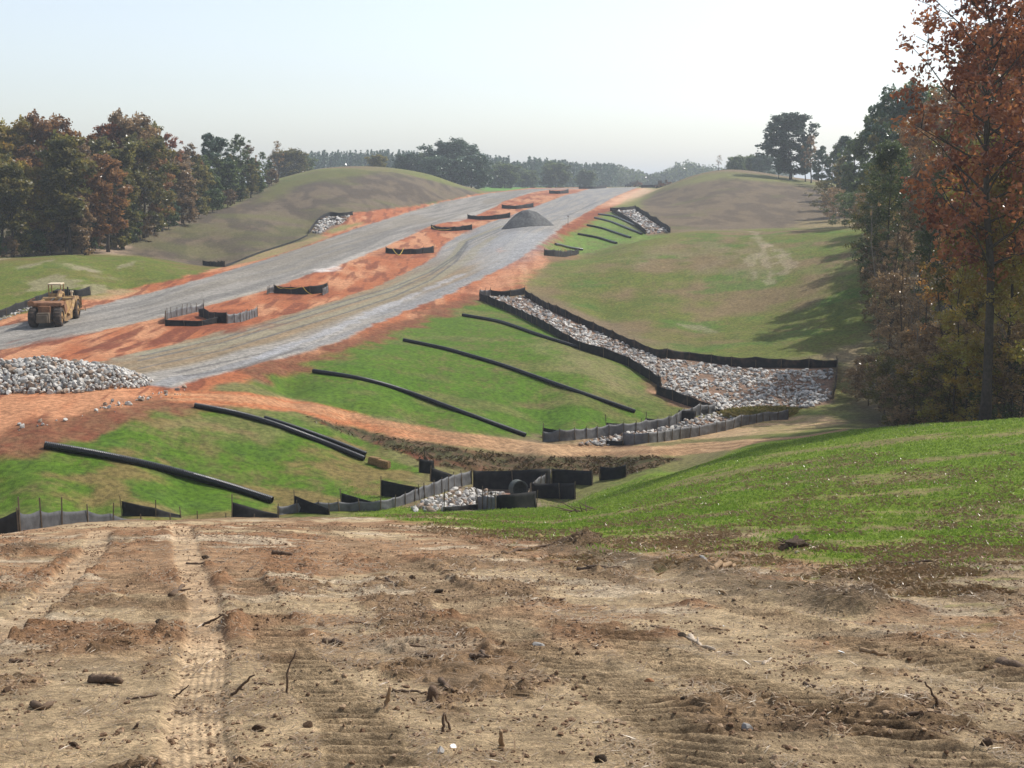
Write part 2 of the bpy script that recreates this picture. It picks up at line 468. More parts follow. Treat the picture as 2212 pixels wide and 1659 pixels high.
    m = zone([(1139, 614), (1190, 568), (1165, 540), (1125, 565), (1000, 630), (1032, 640)], 2, 2, ymin=60)
    paint(m * .75, mix((.56, .33, .20), CLAY, s2), .4)
    m = zone([(1340, 440), (1300, 448), (1330, 424), (1389, 405), (1420, 410)], 4, 3, ymin=60); paint(m * .8, (.58, .38, .25))
    # green strips on the left verge
    for p in ([(500, 574), (560, 545), (640, 524), (690, 508), (712, 512), (640, 537), (560, 562)], [(705, 497), (740, 487), (785, 480), (775, 487), (715, 505)], [(180, 646), (260, 625), (300, 628), (220, 646)]):
        m = zone(p, 1, 1, ymin=60)
        paint(m, mix((.20, .20, .06), (.27, .19, .10), N2 * (1 if p[0][0] == 705 else 1.6) - .1), .5)
    # dark red banks below the platform edge
    L = polyl([(-60, 980), (0, 964), (110, 935), (250, 897), (371, 870), (410, 872)], 8)
    d, o, a = linedist(L, X, Y, 6); paint(sstep(3.4, .6, d + (N2 - .5) * 4), mix(CLAYD, (.20, .11, .055), N3), .9)
    L = polyl([(560, 812), (678, 775), (846, 714), (974, 668), (1030, 645)], 8)
    d, o, a = linedist(L, X, Y, 6); paint(sstep(2.6, .4, d + (N2 - .5) * 3.5), mix(CLAYD, (.19, .10, .05), N3), .9)
    L = polyl([(1163, 540), (1183, 530), (1250, 491), (1284, 464), (1315, 451)], 8)
    d, o, a = linedist(L, X, Y, 8); paint(sstep(4, .8, d + (N2 - .5) * 5), mix(CLAYD, CLAY, N3 * .6), .9)
    # left roadway
    m = zone([(-80, 723), (0, 705), (175, 668), (371, 621), (553, 567), (678, 527), (779, 490), (846, 470), (947, 438), (1059, 417), (1149, 408), (1290, 406), (1389, 404.5), (1300, 407.3), (1183, 410), (1149, 416), (1085, 436), (1072, 446), (1010, 474), (991, 478),
              (964, 480), (934, 487), (867, 517), (789, 551), (728, 576), (678, 588), (573, 628), (354, 685), (202, 719), (0, 756), (-80, 775)], .3, .5, ymin=60, dens=8)
    LL = polyl([(-80, 775), (0, 756), (202, 719), (354, 685), (573, 628), (728, 576), (867, 517), (964, 480), (1072, 446), (1149, 416), (1183, 410), (1300, 407)], 10)
    yl, il = np.unique(LL[:, 1], return_index=True); w = X - np.interp(Y, yl, LL[il, 0])
    st1 = fbm(w / 1.1, Y / 26, 4, 61); st2 = fbm(w / .35, Y / 9, 3, 62)
    c = mix(mix(GRAV, GRAVD, sstep(.35, .65, st1)), (.23, .205, .165), sstep(.45, .7, fbm(w / 3, Y / 40, 3, 63)) * .8)
    c = c * (0.86 + .3 * st2[:, None])
    c = c * (1 + .30 * (sstep(-2.5, -.3, w) - .3))[:, None]
    paint(m, c, .5, 1)
    # right roadway
    m = zone([(209, 783), (404, 735), (573, 692), (678, 665), (745, 641), (813, 618), (893, 581), (937, 557), (957, 530), (1001, 503), (1059, 480), (1146, 450), (1217, 423), (1278, 407), (1379, 404), (1330, 424), (1230, 480), (1176, 520), (1116, 564), (964, 638), (813, 699), (745, 732), (678, 755),
              (573, 782), (435, 818), (371, 837), (310, 832), (200, 815)], .3, .6, ymin=60, dens=8)
    RR = polyl([(310, 840), (371, 837), (435, 818), (573, 782), (678, 755), (813, 699), (964, 638), (1116, 564), (1176, 520), (1230, 480), (1330, 424), (1379, 405)], 10)
    yl, il = np.unique(RR[:, 1], return_index=True); w = np.interp(Y, yl, RR[il, 0]) - X
    st1 = fbm(w / 1.0, Y / 24, 4, 71); st2 = fbm(w / .3, Y / 8, 3, 72)
    tanf = sstep(2.2, 4.6, w + (st1 - .5) * 4) * sstep(230, 170, Y)
    c = mix(mix(GRAV, (.21, .205, .20), sstep(.35, .6, st1)), GRAV, 0 * Y)
    c = c * (1 - tanf[:, None] * .9) + mix((.205, .160, .098), (.245, .172, .096), sstep(.3, .7, fbm(w / .8, Y / 30, 4, 73))) * tanf[:, None] * .9
    c = c * (.86 + .3 * st2[:, None])
    paint(m, c, .55, 2)
    def track(pts, width, c, amt=.8, rag=.3, dens=10):
        d, o, a = linedist(polyl(pts, dens), X, Y, width * 3)
        paint(sstep(width, width * .4, d + (N2 - .5) * rag) * amt, c)
    # worn wheel lines through the gravel
    track([(260, 775), (420, 741), (560, 708), (745, 654), (830, 632), (900, 596), (960, 572), (985, 548), (1000, 522), (1060, 497), (1090, 487)], 1.1, (.235, .215, .150), .9)
    track([(440, 757), (600, 712), (745, 672), (870, 630), (940, 602), (1010, 560), (1030, 535), (1070, 510)], 1.3, (.245, .215, .145), .9)
    for off in (0, 9, 26):
        track([(300, 770 + off), (480, 731 + off), (745, 650 + off), (850, 620 + off * .8), (930, 587 + off * .7), (985, 552 + off * .5), (1010, 520 + off * .4), (1080, 493 + off * .2)], .28, (.11, .11, .105), .85, .2)
    for k, p in enumerate([[(1165, 474), (1230, 464), (1290, 436)], [(1170, 480), (1250, 468)], [(380, 805), (560, 765), (700, 725)], [(400, 812), (520, 795), (650, 752)], [(780, 590), (800, 588), (840, 600), (850, 598)], [(798, 582), (860, 596)]]):
        track(p, .3, (.10, .095, .09) if k < 4 else (.24, .09, .045), .7, .3)
    track([(560, 772), (700, 722), (850, 655), (1000, 592)], .8, (.34, .345, .36), .5, 1.5)
    m = zone([(692, 580), (722, 575), (735, 578), (716, 585), (690, 588)], 1, 1.5, ymin=60); paint(m, (.55, .50, .46))
    m = zone([(1068, 540), (1082, 536), (1090, 543), (1076, 549)], .5, 1, ymin=60); paint(m, (.40, .22, .14))
    m = zone([(1065, 512), (1120, 500), (1195, 505), (1170, 540), (1080, 580), (1010, 575), (1040, 530)], 4, 3, ymin=60); paint(m * .5, (.33, .335, .34))
    # clay silt inside and around the median silt fences
    for p, h in (([(340, 708), (360, 685), (440, 672), (550, 668), (590, 700), (500, 712)], .7), ([(570, 640), (600, 618), (715, 618), (720, 640), (640, 650)], .8), ([(800, 548), (840, 536), (945, 536), (930, 556), (850, 560)], .8),
                 ([(905, 500), (935, 488), (1025, 488), (1010, 504)], .8), ([(990, 474), (1100, 460), (1115, 470), (1010, 480)], .8), ([(1160, 418), (1245, 410), (1250, 418), (1170, 421)], .6)):
        m = zone(p, 2, 2, ymin=60); paint(m * h, mix(CLAYD, CLAY, sstep(.45, .6, s2)), .9)
    for p in ([(30, 740), (250, 715), (480, 700), (560, 712), (330, 745), (100, 775)], [(100, 765), (280, 745), (450, 720), (300, 768), (160, 785)]):
        m = zone(p, 2, 3, ymin=60); paint(m * sstep(.45, .6, s2) * .7, CLAYD)
    # main green slope
    m = zone([(590, 815), (700, 783), (860, 722), (990, 668), (1035, 652), (1130, 675), (1250, 725), (1425, 818), (1425, 850), (1530, 893), (1400, 915), (1180, 945), (1000, 932), (812, 901), (745, 886), (640, 862), (575, 840)], 1, 2.2, ymin=60)
    br = sstep(.52, .72, fbm(X / 5, Y / 3, 5, 81) + .12 * sstep(0, 14, X) * sstep(125, 100, Y))
    c = mix(mix(GREEN, GREEN2, N1), (.17, .125, .06), br * .45)
    paint(m, c, .45)
    m = zone([(1160, 735), (1260, 755), (1380, 830), (1400, 858), (1330, 850), (1240, 800)], 2, 3, ymin=60); paint(m * .75, mix((.20, .15, .085), (.17, .165, .06), N3), .7)
    m = zone([(1385, 820), (1425, 826), (1420, 850), (1500, 880), (1450, 872), (1400, 848)], .6, 1, ymin=60); paint(m * .8, mix(CLAYD, (.17, .12, .07), .6 + 0 * Y))
    # near green slope
    m = zone([(-60, 1000), (0, 990), (90, 972), (200, 935), (330, 897), (430, 878), (640, 900), (760, 945), (850, 985), (930, 1020), (920, 1060), (700, 1110), (300, 1118), (-60, 1115)], .8, 2, ymin=58)
    br = sstep(.53, .70, fbm(X / 3.5, Y / 2, 5, 91) + .08 * sstep(-22, -8, X)) * .7
    c = mix(mix(GREEN, GREEN2, N1), (.19, .115, .055), br)
    paint(m, c, .5)
    m = zone([(370, 890), (520, 900), (640, 925), (620, 950), (480, 935), (360, 925)], 1, 3, ymin=58); paint(m * .5, (.19, .15, .07))
    # rough brown bank under the dirt track
    m = zone([(640, 888), (846, 944), (1015, 970), (1149, 986), (1423, 986), (1480, 990), (1420, 1008), (1330, 1035), (1180, 1020), (1040, 1018), (930, 1005), (820, 960), (700, 918)], .25, .5, ymin=60)
    c = mix(mix((.13, .085, .048), (.075, .07, .03), sstep(.4, .6, N3)), CLAYD, sstep(.5, .65, fbm(X / 3, Y / 2, 4, 95)) * sstep(3, -10, X))
    paint(m, c, 1.6)
    # valley floor by the near silt fences
    m = zone([(900, 1105), (960, 1075), (1000, 1050), (1150, 1055), (1180, 1090), (1060, 1103)], .5, .6, ymin=60); paint(m, (.20, .15, .11), .8)
    m = zone([(1080, 1066), (1130, 1062), (1150, 1072), (1100, 1080)], .4, .4, ymin=60); paint(m, (.42, .24, .17))
    # ground behind the far toe fences
    m = zone([(1180, 962), (1350, 962), (1700, 935), (1820, 918), (1790, 895), (1650, 900), (1560, 900), (1400, 940)], .8, 1.2, ymin=70)
    paint(m, mix(mix((.42, .28, .16), (.20, .19, .05), sstep(.42, .6, fbm(X / 4, Y / 1.6, 4, 97))), (.33, .24, .14), N3), .7)
    # hill in the middle right
    m = zone([(1139, 614), (1190, 568), (1250, 556), (1350, 524), (1430, 505), (1500, 499), (1700, 496), (1885, 484), (1950, 560), (1950, 900), (1830, 880), (1810, 790), (1650, 778), (1500, 768), (1300, 690), (1160, 632)], 1.5, 1.5, ymin=60)
    a1 = fbm(X / 14, Y / 9, 5, 101); st = fbm((X - Y * .3) / 3.5, (X + Y) / 22, 3, 102)
    c = mix(mix((.112, .128, .026), (.160, .118, .058), sstep(.44, .62, a1 * .7 + st * .3)), (.070, .135, .020), sstep(.60, .68, fbm(X / 10, Y / 6, 4, 103)) * .7)
    c = mix((0, 0, 0), (0, 0, 0), 0 * X) + c * (.9 + .25 * st[:, None])
    paint(m, c, .8, 6)
    m = zone([(1139, 614), (1200, 575), (1300, 542), (1430, 505), (1520, 499), (1450, 530), (1300, 565), (1200, 610)], 4, 3, ymin=60); paint(m * .85, mix((.125, .145, .030), (.150, .115, .045), sstep(.3, .7, N1)))
    m = zone([(1380, 535), (1480, 530), (1620, 520), (1700, 560), (1640, 600), (1500, 590), (1400, 570)], 5, 6, ymin=60); paint(m * sstep(.35, .6, N2) * .6, (.20, .155, .09))
    m = zone([(1760, 505), (1880, 500), (1890, 560), (1830, 620), (1780, 600), (1700, 545)], 5, 5, ymin=60); paint(m * sstep(.4, .6, N2) * .6, (.10, .15, .025))
    for p in ([(1625, 500), (1650, 530), (1648, 560), (1665, 585), (1660, 612)], [(1650, 528), (1690, 545), (1700, 570), (1695, 590)], [(1640, 545), (1620, 560), (1632, 600)], [(1466, 700), (1500, 706), (1540, 715)], [(1655, 560), (1700, 548)]):
        track(p, .9, (.29, .235, .16), .5, 3)
    m = zone([(1700, 775), (1760, 765), (1870, 740), (1890, 790), (1830, 800), (1810, 785)], 1.5, 1.5, ymin=60); paint(m * .8, (.22, .16, .10))
    # slope of the far right carriageway
    m = zone([(1205, 545), (1176, 535), (1200, 524), (1255, 494), (1300, 466), (1325, 458), (1380, 500), (1430, 512), (1350, 526), (1255, 552)], 1.5, 2, ymin=60)
    paint(m, mix((.11, .20, .035), (.15, .18, .04), N1), .4)
    m = zone([(1163, 540), (1190, 566), (1240, 560), (1255, 550), (1195, 545)], 1, 1, ymin=60); paint(m * .7, (.19, .10, .06))
    # brown hill on the right
    m = zone([(1380, 440), (1420, 414), (1500, 385), (1560, 372), (1650, 378), (1760, 393), (1900, 399), (1900, 490), (1760, 492), (1500, 496), (1450, 497), (1410, 470)], 2, 2, ymin=60)
    st = fbm(X / 3 + N4 * 3, Y / 9, 4, 111)
    c = mix(mix((.138, .104, .066), (.098, .074, .050), sstep(.40, .60, st)), (.110, .115, .035), sstep(.55, .68, N4 * .5 + N1 * .5) * .5)
    paint(m, c, .8, 7)
    m = zone([(1440, 408), (1500, 385), (1560, 372), (1650, 378), (1760, 393), (1850, 396), (1850, 405), (1700, 395), (1560, 385), (1480, 400)], 6, 4, ymin=60); paint(m * .8, (.16, .165, .055))
    m = zone([(1730, 478), (1900, 470), (1900, 496), (1720, 492)], 3, 3, ymin=60); paint(m * .8, (.24, .19, .09))
    m = zone([(1500, 489), (1720, 488), (1500, 497)], 2, 2, ymin=100); paint(m * .5, (.13, .10, .07))
    # bed of the rock channels
    for p in ([(1055, 642), (1135, 640), (1300, 712), (1450, 768), (1600, 790), (1805, 790), (1800, 872), (1700, 888), (1540, 890), (1430, 840), (1400, 810), (1200, 725)], [(1328, 456), (1372, 452), (1448, 500), (1400, 508)], [(672, 500), (700, 470), (755, 466), (735, 486), (690, 506)], [(1240, 962), (1300, 940), (1560, 895), (1600, 915), (1440, 945), (1350, 966)]):
        m = zone(p, .4, .3, ymin=60); paint(m, mix((.17, .12, .085), (.25, .15, .10), N3), .9)
    m = zone([(1400, 842), (1450, 855), (1535, 890), (1520, 897), (1430, 862)], .4, .4, ymin=60); paint(m, mix((.36, .21, .13), (.25, .14, .08), N3))
    # dirt track
    m = zone([(340, 846), (421, 845), (539, 848), (678, 870), (745, 887), (812, 903), (981, 934), (1166, 957), (1423, 964), (1467, 959), (1729, 942), (1830, 925), (1840, 932), (1719, 948), (1601, 971), (1467, 984), (1423, 985), (1149, 985), (1015, 968), (846, 942), (678, 901), (640, 888), (371, 868)], .3, .5, ymin=60, dens=8)
    TL = polyl([(350, 857), (421, 856), (539, 862), (678, 884), (812, 918), (981, 950), (1166, 970), (1423, 974), (1467, 970), (1720, 945)], 8)
    d, o, a = linedist(TL, X, Y, 6)
    st = fbm(o / .5, a / 9, 4, 121)
    rt = sstep(2, -14, X + (st - .5) * 6)
    c = mix((.38, .245, .135), (.25, .15, .08), sstep(.35, .65, st)) * (1 - rt[:, None]) + mix((.36, .13, .055), (.40, .20, .10), sstep(.4, .6, st)) * rt[:, None]
    paint(m, c, .7, 3)
    # fine tufts and bare crumbs in all the sown ground
    gm_ = (col[:, 1] > col[:, 0] * 1.02) & (zid != 1) & (zid != 2)
    sp_ = sstep(.50, .62, fbm(X / .45, Y / .45, 3, 401)) * .32 + sstep(.57, .67, fbm(X / 1.6, Y / 1.1, 4, 402)) * .25
    paint(gm_ * sp_ * sstep(40, 60, Y), mix((.15, .105, .05), (.055, .10, .018), sstep(.4, .6, fbm(X / 3, Y / 3, 3, 403))))
    # ---- foreground spoil
    yb = np.interp(u, *(lambda q: (ray(q[:, 0], q[:, 1])[0], q[:, 2]))(np.array([(-600, 0, 46.), (0, 0, 46.), (600, 0, 50.), (850, 0, 45.), (1000, 0, 40), (1100, 0, 35), (1250, 0, 30), (1500, 0, 27), (1900, 0, 23.5), (2212, 0, 21.5), (2700, 0, 20)])))
    e = Y - yb
    wob = (N1 - .5) * 14 + (N2 - .5) * 9
    fg = (Y < 62)
    gr = fg * sstep(-1, 1, e + 400 * (Y > 62) - 400)
    gm = fg * 1.0
    # green grassy fall of the hill on the right
    cg = mix(mix((.092, .155, .012), (.135, .172, .020), N1), (.17, .125, .06), np.clip(sstep(.50, .68, fbm(X / 4, Y / 1.4, 5, 131)) * .7 + sstep(.45, .7, N3) * sstep(45, 26, Y) * .5, 0, .85))
    onhill = ((Y < 78) & (u > -.11)) | (Y < 58)
    lim = np.interp(u, [-.12, .0, .05, .09, .12, .2, .4], [68.5, 69, 71, 75, 76, 78, 80])
    ch = sstep(.5, -.5, Y - lim + (N2 - .5))
    paint(ch * sstep(-.16, -.1, u + 0 * Y) , cg, .5)
    paint(sstep(56, 50, Y) * 1.0, cg, .5)
    # bare spoil: pale sand with brown crusts and red clay
    a1 = .5 * fbm(X / 2.6, Y / 2.6, 5, 141) + .5 * fbm((X + .14 * Y) / .85, Y / 6, 4, 147); a1 = .5 + (a1 - .5) * 1.3; a2 = fbm(X / .8, Y / .8, 4, 142); a3 = fbm(X / 5, Y / 4, 4, 143); a4 = fbm(X / .16, Y / .16, 3, 144)
    near = sstep(24, 12, Y)
    c = mix((.47, .355, .215), (.41, .295, .17), a3)
    redd = sstep(.52, .60, a3 + (a2 - .5) * .25 + .05 * sstep(0, -6, X)) * sstep(10, 14, Y)
    brown = sstep(.465, .60, a1 + (a2 - .5) * .55 + .03 * sstep(14, 30, Y))
    c = c * (1 - brown[:, None] * .88) + mix((.185, .115, .062), (.25, .16, .088), a4) * brown[:, None] * .88
    c = c * (1 - redd[:, None] * .6) + mix((.25, .12, .060), (.31, .155, .075), a4)[:] * redd[:, None] * .6
    pale = sstep(.62, .72, fbm(X / 1.8, Y / 1.1, 4, 145)) * sstep(9, 13, Y)
    c = c * (1 - pale[:, None] * .8) + np.array([.50, .40, .275]) * pale[:, None] * .8
    bare = sstep(6, -3, e * .8 + wob * np.clip(Y / 30, .3, 1) * 1.2 + (a2 - .5) * 10) * (Y < 60)
    thin = sstep(.60, .72, fbm(X / .5, Y / .5, 4, 146) + .10 * sstep(-8, 0, e)) * sstep(-12, -2, e) * (u > -.1)
    bare = bare * (1 - thin * .7)
    paint(bare, c, 1.3); c = None
    dist_straw = bare * sstep(-12, -1, e) * sstep(0, .25, u)
    # woods on the right
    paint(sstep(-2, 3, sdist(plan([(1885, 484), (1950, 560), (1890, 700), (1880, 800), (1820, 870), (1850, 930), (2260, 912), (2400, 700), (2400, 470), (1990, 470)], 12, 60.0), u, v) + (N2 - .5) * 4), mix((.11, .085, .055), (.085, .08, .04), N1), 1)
    paint(dist_straw * sstep(.42, .6, a1) * .6, (.25, .18, .11))
    # relief of the spoil
    amp = sstep(60, 40, Y)
    Zr = ((a1 - .5) * .20 * sstep(6, 16, Y) + (a2 - .5) * .055 * (0.4 + brown)) * bare
    clod = fbm(X / .11, Y / .11, 3, 151); clod2 = vnoise(X / .23, Y / .23, 152)
    Zr += bare * (sstep(.58, .8, clod) * .030 + sstep(.70, .9, clod2) * .045) * (.35 + .9 * brown) * sstep(40, 20, Y)
    Zr += (N3 - .5) * .10 * (1 - bare) * amp
    Zr += ((N1 - .5) * .12 + (N2 - .5) * .06) * sstep(40, 60, Y) * sstep(300, 90, Y) * np.where((zid == 1) | (zid == 2), .15, .5)
    tk = np.zeros(n)
    # pickup wheel tracks: smooth pale bands, slightly sunk
    for pts, wd in (([(390, 1135), (403, 1180), (412, 1225), (440, 1300), (446, 1400), (432, 1480), (420, 1560), (428, 1700)], .19), ([(215, 1145), (205, 1190), (160, 1235), (110, 1285), (40, 1345), (-60, 1400)], .19)):
        d, o, a = linedist(polyl(pts, 8), X, Y, 1.5)
        q = np.clip(wd + (Y - 9) * .004, .1, .4)
        k = sstep(q * 1.25, q * .75, d + (a2 - .5) * .10)
        paint(k * .72, mix((.47, .345, .215), (.38, .27, .165), a2), .4)
        Zr = Zr * (1 - k * .85) - k * .035 + .03 * np.exp(-((d - q * 1.5) / .12) ** 2) * bare * (.2 + a2)
        Zr += k * .004 * np.sin(o / .055 * 6.283) * sstep(16, 10, Y)
    for pts, wd, amt in (([(525, 1235), (600, 1380), (690, 1480), (770, 1560), (820, 1700)], .24, .8), ([(1106, 1384), (1256, 1454), (1381, 1514), (1506, 1594), (1560, 1680)], .28, .8), ([(1321, 1364), (1456, 1434), (1731, 1524), (1856, 1559), (2100, 1670)], .28, 1),
                     ([(1560, 1290), (1681, 1334), (1881, 1394), (2056, 1434), (2240, 1480)], .34, .9), ([(900, 1250), (1020, 1300), (1130, 1345), (1321, 1364)], .34, .6), ([(250, 1240), (330, 1290), (370, 1330)], .3, .7), ([(1560, 1560), (1700, 1600), (1900, 1660)], .24, .4), ([(930, 1150), (1120, 1205), (1340, 1265), (1560, 1290)], .3, .6), ([(700, 1150), (900, 1230), (1000, 1310), (1106, 1384)], .28, .7), ([(1500, 1295), (1800, 1365), (2000, 1400), (2240, 1450)], .28, .8)):
        d, o, a = linedist(polyl(pts, 6), X, Y, 1.5)
        k = sstep(wd * 1.3, wd * .8, d + (a2 - .5) * .18)
        lug = np.maximum(0, np.sin((a + o * .35 + (a2 - .5) * .10) / .23 * 6.283)) ** 1.2 * (.5 + a2)
        Zr = Zr * (1 - k * .8) + k * amt * (lug * (.07 + .015 * sstep(16, 10, Y)) - .045) + .035 * amt * np.exp(-((d - wd * 1.5) / .16) ** 2) * (a2 + .2)
        paint(k * .42, mix((.32, .235, .145), (.22, .15, .088), a2)); tk = np.maximum(tk, k)
    bare_ = bare
    # berm of pushed spoil with grass roots
    BL = polyl([(1240, 1185), (1290, 1200), (1400, 1225), (1530, 1240), (1560, 1262), (1700, 1290), (1830, 1310), (1900, 1320)], 8)
    d, o, a = linedist(BL, X, Y, 3)
    k = sstep(.9, .1, d + (a2 - .5) * .9)
    Zr += k * .17 * (.3 + fbm(X / .5, Y / .5, 3, 161))
    paint(k * .8, mix((.17, .115, .065), (.10, .075, .045), a4), 1.6)
    for (px, py, hh, rr) in ((1262, 1180, .30, .50), (350, 1368, .13, .14), (385, 1300, .09, .45), (1165, 1160, .2, .2), (1715, 1190, .15, .4), (1510, 1235, .2, .3), (1130, 1490, .10, .12), (60, 1190, .2, .9), (1850, 1310, .14, .6)):
        x0, y0, z0 = cast(px, py + 6)
        q = np.hypot(X - x0, Y - y0)
        k = sstep(rr * 1.2, 0, q + (a4 - .5) * rr * .6 + (a2 - .5) * rr)
        Zr += k * hh * (.7 + .6 * a4)
        paint(k * .8, (.13, .085, .05))
    Z = Z + Zr
    # build, one object per piece of the setting
    co = np.c_[X, Y, Z]
    r, cN = sh
    idx = np.arange(n).reshape(sh)
    F = np.stack([idx[:-1, :-1], idx[:-1, 1:], idx[1:, 1:], idx[1:, :-1]], -1).reshape(-1, 4)
    fz = zid[F[:, 0]]
    M = terrain_mat()
    nm = {0: 'ground', 1: 'road', 2: 'road', 3: 'dirt_path', 4: 'clay_verge', 5: 'hill', 6: 'hill', 7: 'hill'}
    for z, name in nm.items():
        f = F[fz == z]
        if not len(f): continue
        used, inv = np.unique(f, return_inverse=True)
        me = mesh_np(name, co[used], inv.reshape(f.shape), True, [M])
        a_ = me.attributes.new('albedo', 'FLOAT_COLOR', 'POINT')
        a_.data.foreach_set('color', np.c_[np.clip(col[used], 0, 1), np.ones(len(used))].astype(np.float32).ravel())
        a_ = me.attributes.new('rugged', 'FLOAT', 'POINT')
        a_.data.foreach_set('value', rug[used].astype(np.float32))
        tag(link(name, me), kind='structure')
    return dict(u=us, v=vs, Z=Z.reshape(sh), bare=bare.reshape(sh), green=(col[:, 1] > col[:, 0] * 1.15).reshape(sh), sh=sh, brown=brown.reshape(sh), track=tk.reshape(sh), zid=zid.reshape(sh))

GR = build_ground()

def zfine(X, Y):
    """height of the finished ground, with its relief"""
    X = np.asarray(X, float); Y = np.asarray(Y, float)
    u = X / Y; v = np.log(Y)
    i = np.clip(np.searchsorted(GR['u'], u) - 1, 0, len(GR['u']) - 2); j = np.clip(np.searchsorted(GR['v'], v) - 1, 0, len(GR['v']) - 2)
    fu = np.clip((u - GR['u'][i]) / (GR['u'][i + 1] - GR['u'][i]), 0, 1); fv = np.clip((v - GR['v'][j]) / (GR['v'][j + 1] - GR['v'][j]), 0, 1)
    G = GR['Z']
    return (G[j, i] * (1 - fu) + G[j, i + 1] * fu) * (1 - fv) + (G[j + 1, i] * (1 - fu) + G[j + 1, i + 1] * fu) * fv
def gmap(k, X, Y):
    i = np.clip(np.searchsorted(GR['u'], X / Y) - 1, 0, len(GR['u']) - 2); j = np.clip(np.searchsorted(GR['v'], np.log(Y)) - 1, 0, len(GR['v']) - 2)
    return GR[k][j, i]
# ---------------------------------------------------------------- haze over the whole valley
def haze():
    b = MB(); b.box((0, 3450, 10), (9000, 7300, 90))
    # bottom a good metre under the lowest ground, top just above the tallest tree
    m = bpy.data.materials.new('haze_air'); m.use_nodes = True
    n = m.node_tree.nodes; l = m.node_tree.links
    n.remove(n['Principled BSDF'])
    p = n.new('ShaderNodeVolumePrincipled')
    p.inputs['Color'].default_value = (.86, .93, 1.0, 1); p.inputs['Density'].default_value = HAZE
    p.inputs['Anisotropy'].default_value = 0.25
    l.new(p.outputs[0], n['Material Output'].inputs['Volume'])
    o = b.build('haze', m)
    tag(o, kind='stuff')
HAZE = 0.00032
haze()

# ---------------------------------------------------------------- trees
def leaf_mat(name, a, b_, trans=.58, var=.95):
    m = bpy.data.materials.new(name); m.use_nodes = True
    n = m.node_tree.nodes; l = m.node_tree.links
    n.remove(n['Principled BSDF'])
    tc = n.new('ShaderNodeTexCoord')
    t = n.new('ShaderNodeTexNoise'); t.inputs['Scale'].default_value = .35; t.inputs['Detail'].default_value = 3
    l.new(tc.outputs['Object'], t.inputs['Vector'])
    at_ = n.new('ShaderNodeAttribute'); at_.attribute_name = 'rv'
    oi = n.new('ShaderNodeObjectInfo')
    ad = n.new('ShaderNodeMath'); ad.operation = 'MULTIPLY_ADD'; ad.inputs[1].default_value = .45
    l.new(at_.outputs['Fac'], ad.inputs[0]); l.new(t.outputs[0], ad.inputs[2])
    r = n.new('ShaderNodeMapRange'); r.inputs[1].default_value = .45; r.inputs[2].default_value = .95
    l.new(ad.outputs[0], r.inputs[0])
    mx = n.new('ShaderNodeMix'); mx.data_type = 'RGBA'
    mx.inputs['A'].default_value = (*a, 1); mx.inputs['B'].default_value = (*b_, 1)
    l.new(r.outputs[0], mx.inputs['Factor'])
    vr = n.new('ShaderNodeMapRange'); vr.inputs[3].default_value = 1 - var / 2; vr.inputs[4].default_value = 1 + var / 2
    l.new(at_.outputs['Fac'], vr.inputs[0])
    v2 = n.new('ShaderNodeMapRange'); v2.inputs[3].default_value = .75; v2.inputs[4].default_value = 1.25
    l.new(oi.outputs['Random'], v2.inputs[0])
    mm = n.new('ShaderNodeMath'); mm.operation = 'MULTIPLY'; l.new(vr.outputs[0], mm.inputs[0]); l.new(v2.outputs[0], mm.inputs[1])
    sc = n.new('ShaderNodeVectorMath'); sc.operation = 'SCALE'
    l.new(mx.outputs['Result'], sc.inputs[0]); l.new(mm.outputs[0], sc.inputs['Scale'])
    d = n.new('ShaderNodeBsdfPrincipled'); d.inputs['Roughness'].default_value = .32; d.inputs['Specular IOR Level'].default_value = .55
    tr = n.new('ShaderNodeBsdfTranslucent')
    l.new(sc.outputs[0], d.inputs['Base Color']); l.new(sc.outputs[0], tr.inputs['Color'])
    ms = n.new('ShaderNodeMixShader'); ms.inputs[0].default_value = trans
    l.new(d.outputs[0], ms.inputs[1]); l.new(tr.outputs[0], ms.inputs[2])
    l.new(ms.outputs[0], n['Material Output'].inputs['Surface'])
    return m

LM = {
    'rust': leaf_mat('rust_leaves', (.22, .10, .045), (.31, .17, .058)),
    'red': leaf_mat('dark_red_leaves', (0.221, 0.065, 0.039), (0.312, 0.130, 0.049)),
    'gold': leaf_mat('golden_leaves', (0.390, 0.234, 0.046), (0.260, 0.247, 0.052)),
    'orange': leaf_mat('orange_leaves', (0.442, 0.176, 0.042), (0.338, 0.208, 0.052)),
    'olive': leaf_mat('olive_leaves', (0.124, 0.143, 0.039), (0.227, 0.182, 0.052)),
    'green': leaf_mat('green_leaves', (0.068, 0.114, 0.044), (0.130, 0.163, 0.052)),
    'dark': leaf_mat('evergreen_needles', (0.040, 0.085, 0.053), (0.078, 0.121, 0.062), .2),
    'brown': leaf_mat('brown_leaves', (0.195, 0.130, 0.072), (0.286, 0.195, 0.098)),
}
BARK = mat('bark', (.04, .032, .026), .95, (6, .3, .7), (9, .03), hi=(.085, .07, .055))
BARKL = mat('pale_bark', (.15, .13, .11), .95, (6, .3, .7), (9, .03), hi=(.24, .215, .18))

